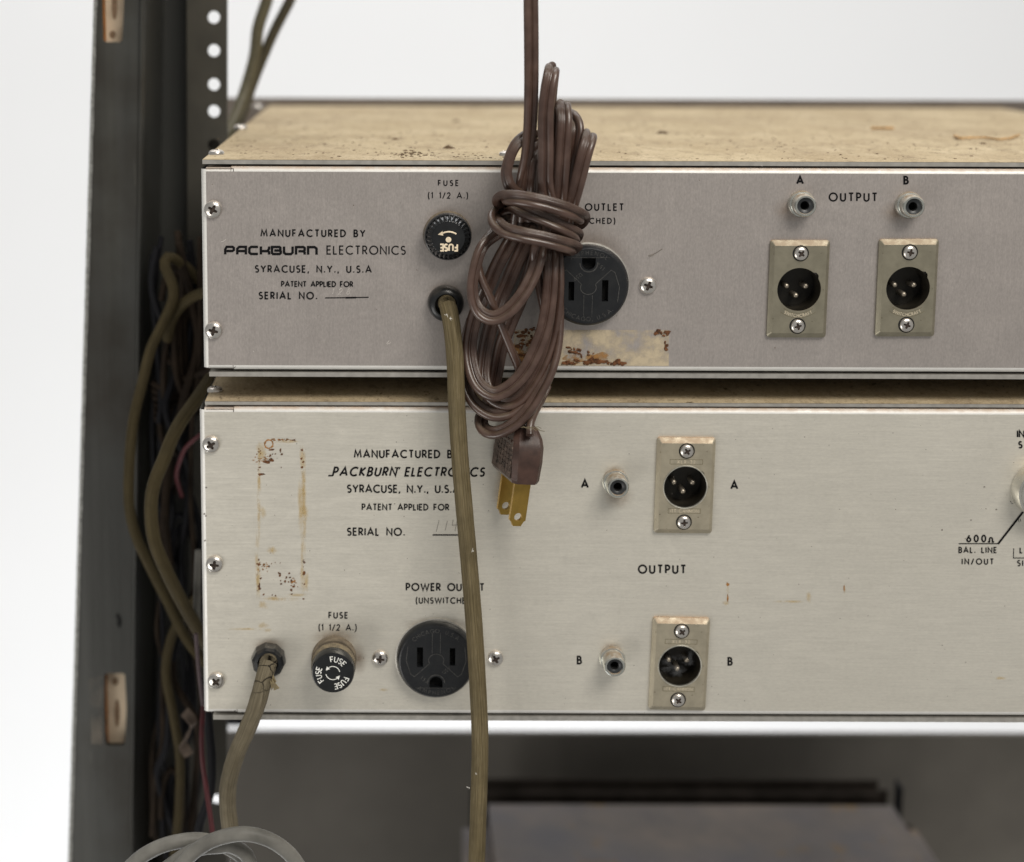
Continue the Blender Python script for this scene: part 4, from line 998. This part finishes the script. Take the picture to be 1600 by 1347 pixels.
# front-facing outer plate of the post; its outer edge leans, two rounded slots are cut in it
YP = .115
def PX(x, y, Y=YP): q = P(x, y, Y); return (q.x, q.z)
def lean(xa, xb, y): return xa+(xb-xa)*y/1347
yt, yb = -330, 1700
for _ in range(1):
    outl = [PX(lean(219, 206, yb), yb), PX(lean(219, 206, yt), yt), PX(lean(147, 107, yt), yt), PX(lean(147, 107, yb), yb)][::-1]
def slot(x0, x1, y0, y1, sk=3):
    a = [(x0, y0), (x1, y0), (x1+sk, (y0+y1)/2), (x1, y1), (x0+2, y1), (x0, (y0+y1)/2)]
    o = []
    for k in range(len(a)):
        p, q, r_ = Vector(a[k-1]), Vector(a[k]), Vector(a[(k+1) % len(a)])
        for t in (0, .5, 1):
            u = q+(p-q).normalized()*4*(1-t)+(r_-q).normalized()*4*t; u = u*.75+q*.25 if t == .5 else u; o.append(PX(u.x, u.y))
    return o
SL = [slot(159, 191, -60, 66), slot(163, 195, 1052, 1165)]
mb = MB(); mb.sheet(outl, SL, YP, YP+.003)
mb.build('outer_plate', M_post, post_, 30)
mb = MB(); K_ = 40   # raised bead along the inner side of the plate
prof = [(-.0012, 0), (-.0008, -.0012), (0, -.0016), (.0008, -.0012), (.0014, .002), (.0016, .03), (.0016, .06)]
for i in range(K_):
    ya, yb_ = yt+(yb-yt)*i/K_, yt+(yb-yt)*(i+1)/K_
    A = P(lean(222, 206, ya), ya, YP); B = P(lean(222, 206, yb_), yb_, YP)
    mb.add([(A.x+p[0], YP+p[1], A.z) for p in prof]+[(B.x+p[0], YP+p[1], B.z) for p in prof], [(q, q+1, len(prof)+q+1, len(prof)+q) for q in range(len(prof)-1)])
me = mb.mesh('bead', WP[post_]); bm = bmesh.new(); bm.from_mesh(me); bmesh.ops.remove_doubles(bm, verts=bm.verts, dist=.00002); bm.to_mesh(me); bm.free()
finish('bead', me, M_post, post_, smooth=60)
for off_, w2, hgt in ((26, 9, .0010), (48, 7, .0007)):   # shallow rolled ribs in the plate, above and below the slots
    pass
mb = MB(); pl = []; pr_ = []
m_ = 150
for i in range(m_+1):
    y = yt+(yb-yt)*i/m_; x = lean(147, 107, y)
    pl.append(P(x-.8+rng.uniform(-.2, .2), y, YP-.0006)); pr_.append(P(x+4.8+rng.uniform(-.5, .5), y, YP-.0006))
mb.add(pl+pr_, [(i, i+1, m_+2+i, m_+1+i) for i in range(m_)]); mb.add(pl+[p+Vector((-.0006, .004, 0)) for p in pl], [(i, m_+1+i, m_+2+i, i+1) for i in range(m_)])
mb.build('worn_edge', M_postedge, post_, 0)
for (x0, x1, y0, y1) in ((159, 191, -60, 66), (163, 195, 1052, 1165)):
    mb = MB(); a = P(x0-6, y0-10, YP+.008); b = P(x1+10, y1+10, YP+.008); mb.box(a.x, b.x, YP+.008, YP+.010, b.z, a.z); mb.build('slot_plate', M_tan, post_, 0)
    mb = MB(); a = P(x0-1, y0-3, YP+.004); b = P(x0+5, y1+3, YP+.004); mb.box(a.x, b.x, YP+.0035, YP+.0078, b.z, a.z); mb.build('rusty_slot_rim', M_rust, post_, 0)
    mb = MB()
    for cx_, cy_, rx_, ry_ in (((x0+x1)/2+4, (y0+y1)/2+6, 4.5, 22), ((x0+x1)/2+1, y0+13 if y0 > 0 else y1-12, 5, 6)):
        mb.add([P(cx_+rx_*math.cos(2*PI*i/18), cy_-ry_*math.sin(2*PI*i/18), YP+.0078) for i in range(18)], [tuple(range(18))])
    mb.build('plate_mark', simple('brown_plate_hole', (.23,.15,.09), .8), post_, 0)
mb = MB(); mb.add([P(x, y, YP-.0002) for x, y in ((139,1060),(160,1056),(160,1163),(143,1162))], [(0,1,2,3)][::1]); mb.build('ghost_reflection', stain('pale_painted_reflection', (.30,.26,.21), .3, .7, .6, 60), post_, 0)  # faint reflection painted on the plate beside the lower slot
mb = MB(); blob(mb, 187, 972, 3.5, 9, YP-.0003, 10, .3); blob(mb, 183, 963, 2, 4, YP-.0003, 8, .3); mb.build('paint_chip', M_dark, post_, 0)
# dark bracket behind the flange that carries the units
br = MB(); br.box(Xpx(232, .3), Xpx(316)-.001, .30, .302, Zpx(1135, .30), Zpx(250, .30)); 
lean_post(br); br.build('mounting_bracket', M_blk, post_, 0)
br = MB(); br.box(xf0+.002, xf1-.0005, YF+.006, YF+.009, Zpx(1128, YF), Zpx(205, YF)); lean_post(br); br.build('mounting_bracket', M_post2, post_, 0)

# ------------------------------------------------------------------ cables behind and below
def cable(label, ctrl, r, mat, name='cable', group=None, step=.003, cat='cable', wob=.004):
    t = thing(name, P(ctrl[-1][0], ctrl[-1][1], -ctrl[-1][2]/1000), label, cat, group)
    mb = MB(); sweep(mb, ctrl, round_prof(r, 20), step, wob=wob, seed=len(label)); mb.build('jacket', mat, t, 60); return t
g = 'cables inside the rack post'
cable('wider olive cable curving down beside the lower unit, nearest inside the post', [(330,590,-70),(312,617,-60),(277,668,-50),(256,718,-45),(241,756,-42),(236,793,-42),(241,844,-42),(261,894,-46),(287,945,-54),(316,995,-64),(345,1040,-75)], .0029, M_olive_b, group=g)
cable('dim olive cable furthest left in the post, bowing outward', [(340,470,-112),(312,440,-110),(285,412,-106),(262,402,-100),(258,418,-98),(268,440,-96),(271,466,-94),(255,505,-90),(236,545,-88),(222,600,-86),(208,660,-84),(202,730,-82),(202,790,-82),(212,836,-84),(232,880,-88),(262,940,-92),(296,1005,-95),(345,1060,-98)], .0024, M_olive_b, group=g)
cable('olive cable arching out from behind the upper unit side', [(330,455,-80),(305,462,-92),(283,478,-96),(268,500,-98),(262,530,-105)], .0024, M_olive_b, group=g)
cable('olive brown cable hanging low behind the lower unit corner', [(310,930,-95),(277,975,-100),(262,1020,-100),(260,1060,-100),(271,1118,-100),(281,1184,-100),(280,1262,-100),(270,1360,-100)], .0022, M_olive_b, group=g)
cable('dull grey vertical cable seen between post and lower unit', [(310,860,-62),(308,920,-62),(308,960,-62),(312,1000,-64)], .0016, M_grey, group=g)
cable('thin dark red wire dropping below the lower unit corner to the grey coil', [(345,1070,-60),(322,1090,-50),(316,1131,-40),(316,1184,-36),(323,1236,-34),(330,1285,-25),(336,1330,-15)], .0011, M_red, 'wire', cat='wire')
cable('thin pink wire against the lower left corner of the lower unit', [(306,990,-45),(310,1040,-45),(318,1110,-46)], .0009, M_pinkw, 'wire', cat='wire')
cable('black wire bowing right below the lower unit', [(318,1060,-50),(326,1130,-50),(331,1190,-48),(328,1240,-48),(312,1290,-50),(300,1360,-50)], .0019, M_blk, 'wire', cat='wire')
cable('short red wire crossing behind the olive cable', [(345,655,-78),(312,680,-76),(290,700,-80),(280,724,-86),(276,745,-94),(284,775,-104)], .0010, M_red, 'wire', cat='wire')
t = thing('cable_hank', P(290, 640, .12), 'brown cable hank bunched in the dark gap behind the units', 'cable hank')
mb = MB()
for q in range(6):
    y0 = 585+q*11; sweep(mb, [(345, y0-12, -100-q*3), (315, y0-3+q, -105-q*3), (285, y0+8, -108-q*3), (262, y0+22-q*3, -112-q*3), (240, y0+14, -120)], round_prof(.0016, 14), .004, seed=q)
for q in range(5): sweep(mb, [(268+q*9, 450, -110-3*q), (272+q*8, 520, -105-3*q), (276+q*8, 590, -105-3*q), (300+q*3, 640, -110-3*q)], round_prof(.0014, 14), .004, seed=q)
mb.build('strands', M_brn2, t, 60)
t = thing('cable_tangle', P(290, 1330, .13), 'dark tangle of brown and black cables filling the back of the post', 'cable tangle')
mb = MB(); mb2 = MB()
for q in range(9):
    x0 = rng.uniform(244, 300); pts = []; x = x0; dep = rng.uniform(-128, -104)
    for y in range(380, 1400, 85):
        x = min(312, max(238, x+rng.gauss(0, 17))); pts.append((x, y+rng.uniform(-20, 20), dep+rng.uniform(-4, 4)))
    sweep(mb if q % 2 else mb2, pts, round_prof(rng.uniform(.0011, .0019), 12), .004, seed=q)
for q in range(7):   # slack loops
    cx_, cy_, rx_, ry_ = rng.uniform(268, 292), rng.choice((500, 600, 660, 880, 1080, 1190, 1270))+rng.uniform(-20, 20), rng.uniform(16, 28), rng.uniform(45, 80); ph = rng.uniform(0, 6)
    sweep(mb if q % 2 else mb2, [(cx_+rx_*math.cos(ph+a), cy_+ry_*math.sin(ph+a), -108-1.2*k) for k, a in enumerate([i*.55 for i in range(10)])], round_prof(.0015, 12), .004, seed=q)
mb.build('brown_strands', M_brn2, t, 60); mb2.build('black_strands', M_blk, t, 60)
t = thing('cloth_tape', P(290, 1175, .09), 'twisted scrap of pale brown tape low in the post', 'tape')
mb = MB(); sweep(mb, [(288,1112,-85,0),(302,1130,-83,60),(292,1150,-83,100),(286,1165,-83,40),(296,1180,-84,0)], [(-.0024,-.0003),(.0024,-.0003),(.0024,.0003),(-.0024,.0003)], .002); mb.build('strip', simple('brown_tape', (.11,.08,.06), .8), t, 40)
g2 = 'cables running up behind the upper unit'
cable('grey olive cable rising behind the upper unit, left of two', [(423,-20,-230),(414,10,-230),(403,45,-230),(398,88,-230),(384,139,-228),(368,182,-222),(352,215,-215),(340,245,-210)], .0031, simple('dusty_grey_olive_jacket', (.085,.075,.042), .5), group=g2)
cable('darker olive cable rising behind the upper unit, right of two', [(462,-20,-234),(451,5,-234),(428,50,-234),(405,104,-234),(391,141,-232),(378,180,-226),(362,210,-220)], .0027, simple('dark_olive_jacket', (.045,.038,.020), .5), group=g2)
t = thing('cable_coil', P(350, 1360, -.035), 'grey vinyl cable coiled in loose hoops at the bottom of the frame', 'cable coil')
mb = MB()
for s in ([(196,1362,38),(222,1338,38),(258,1320,38),(303,1312,36),(340,1318,33),(372,1334,32),(400,1362,30)],
          [(275,1362,50),(300,1334,50),(335,1312,50),(380,1303,50),(420,1312,49),(452,1334,48),(474,1366,47)],
          [(240,1372,44),(300,1330,44),(345,1322,44),(362,1322,44),(385,1336,42),(392,1360,42)]): sweep(mb, s, round_prof(.0028, 24), .002)
mb.build('hoops', M_grey, t, 60)

# ------------------------------------------------------------------ dark blank panel and the slate box far below
t = thing('blanking_sheet', P(1000, 1500, DEP+.06), 'broad dark grey metal sheet standing far back under the lower unit', 'metal sheet')
YB_ = DEP+.05
mb = MB(); mb.box(Xpx(352, YB_, 1200), Xpx(2300, YB_, 1200), YB_, YB_+.004, -.62, Zpx(1146, YB_, 900)); mb.build('sheet', M_blank, t, 0)
t = thing('equipment_box', P(1050, 1500, .2), 'slate coloured stained metal box blurred at the bottom of the frame', 'equipment box')
zd = Zpx(1262, DEP-.02, 1000)
mb = MB()
a = P(726, 1240, DEP-.015); a2 = P(1400, 1242, DEP-.015)
mb.box(a.x-.002, a2.x+.010, .06, DEP-.012, zd-.10, zd+.006, 0, .016, 8); mb.build('body', M_deck, t, 30)
mb = MB(); mb.box(a.x+.004, a2.x-.004, DEP-.018, DEP-.004, zd-.10, Zpx(1228, DEP-.02, 1000), 0, .0065, 6); mb.build('shade_strip', simple('black_brown_shade', (.030,.025,.021), .95, 0, .35, 60, 0, Specular_IOR_Level=.05), t, 0)  # dark strip painting the shadow band at the far end of the box
mb = MB(); mb.box(a2.x-.0005, a2.x+.0007, DEP-.026, DEP-.013, zd-.004, Zpx(1218, DEP-.015, 1000)); mb.build('bracket_tab', M_blk, t, 0)
for yy in (.33, .27):
    c = Vector((a2.x+.0005, yy, zd-.002)); mb = MB(); mb.lathe([(.002, 0), (.0018, .0008), (.0012, .0012)], 20); o = mb.mesh('screw'); o.materials.append(M_recess); inst('screw', o, t, c)
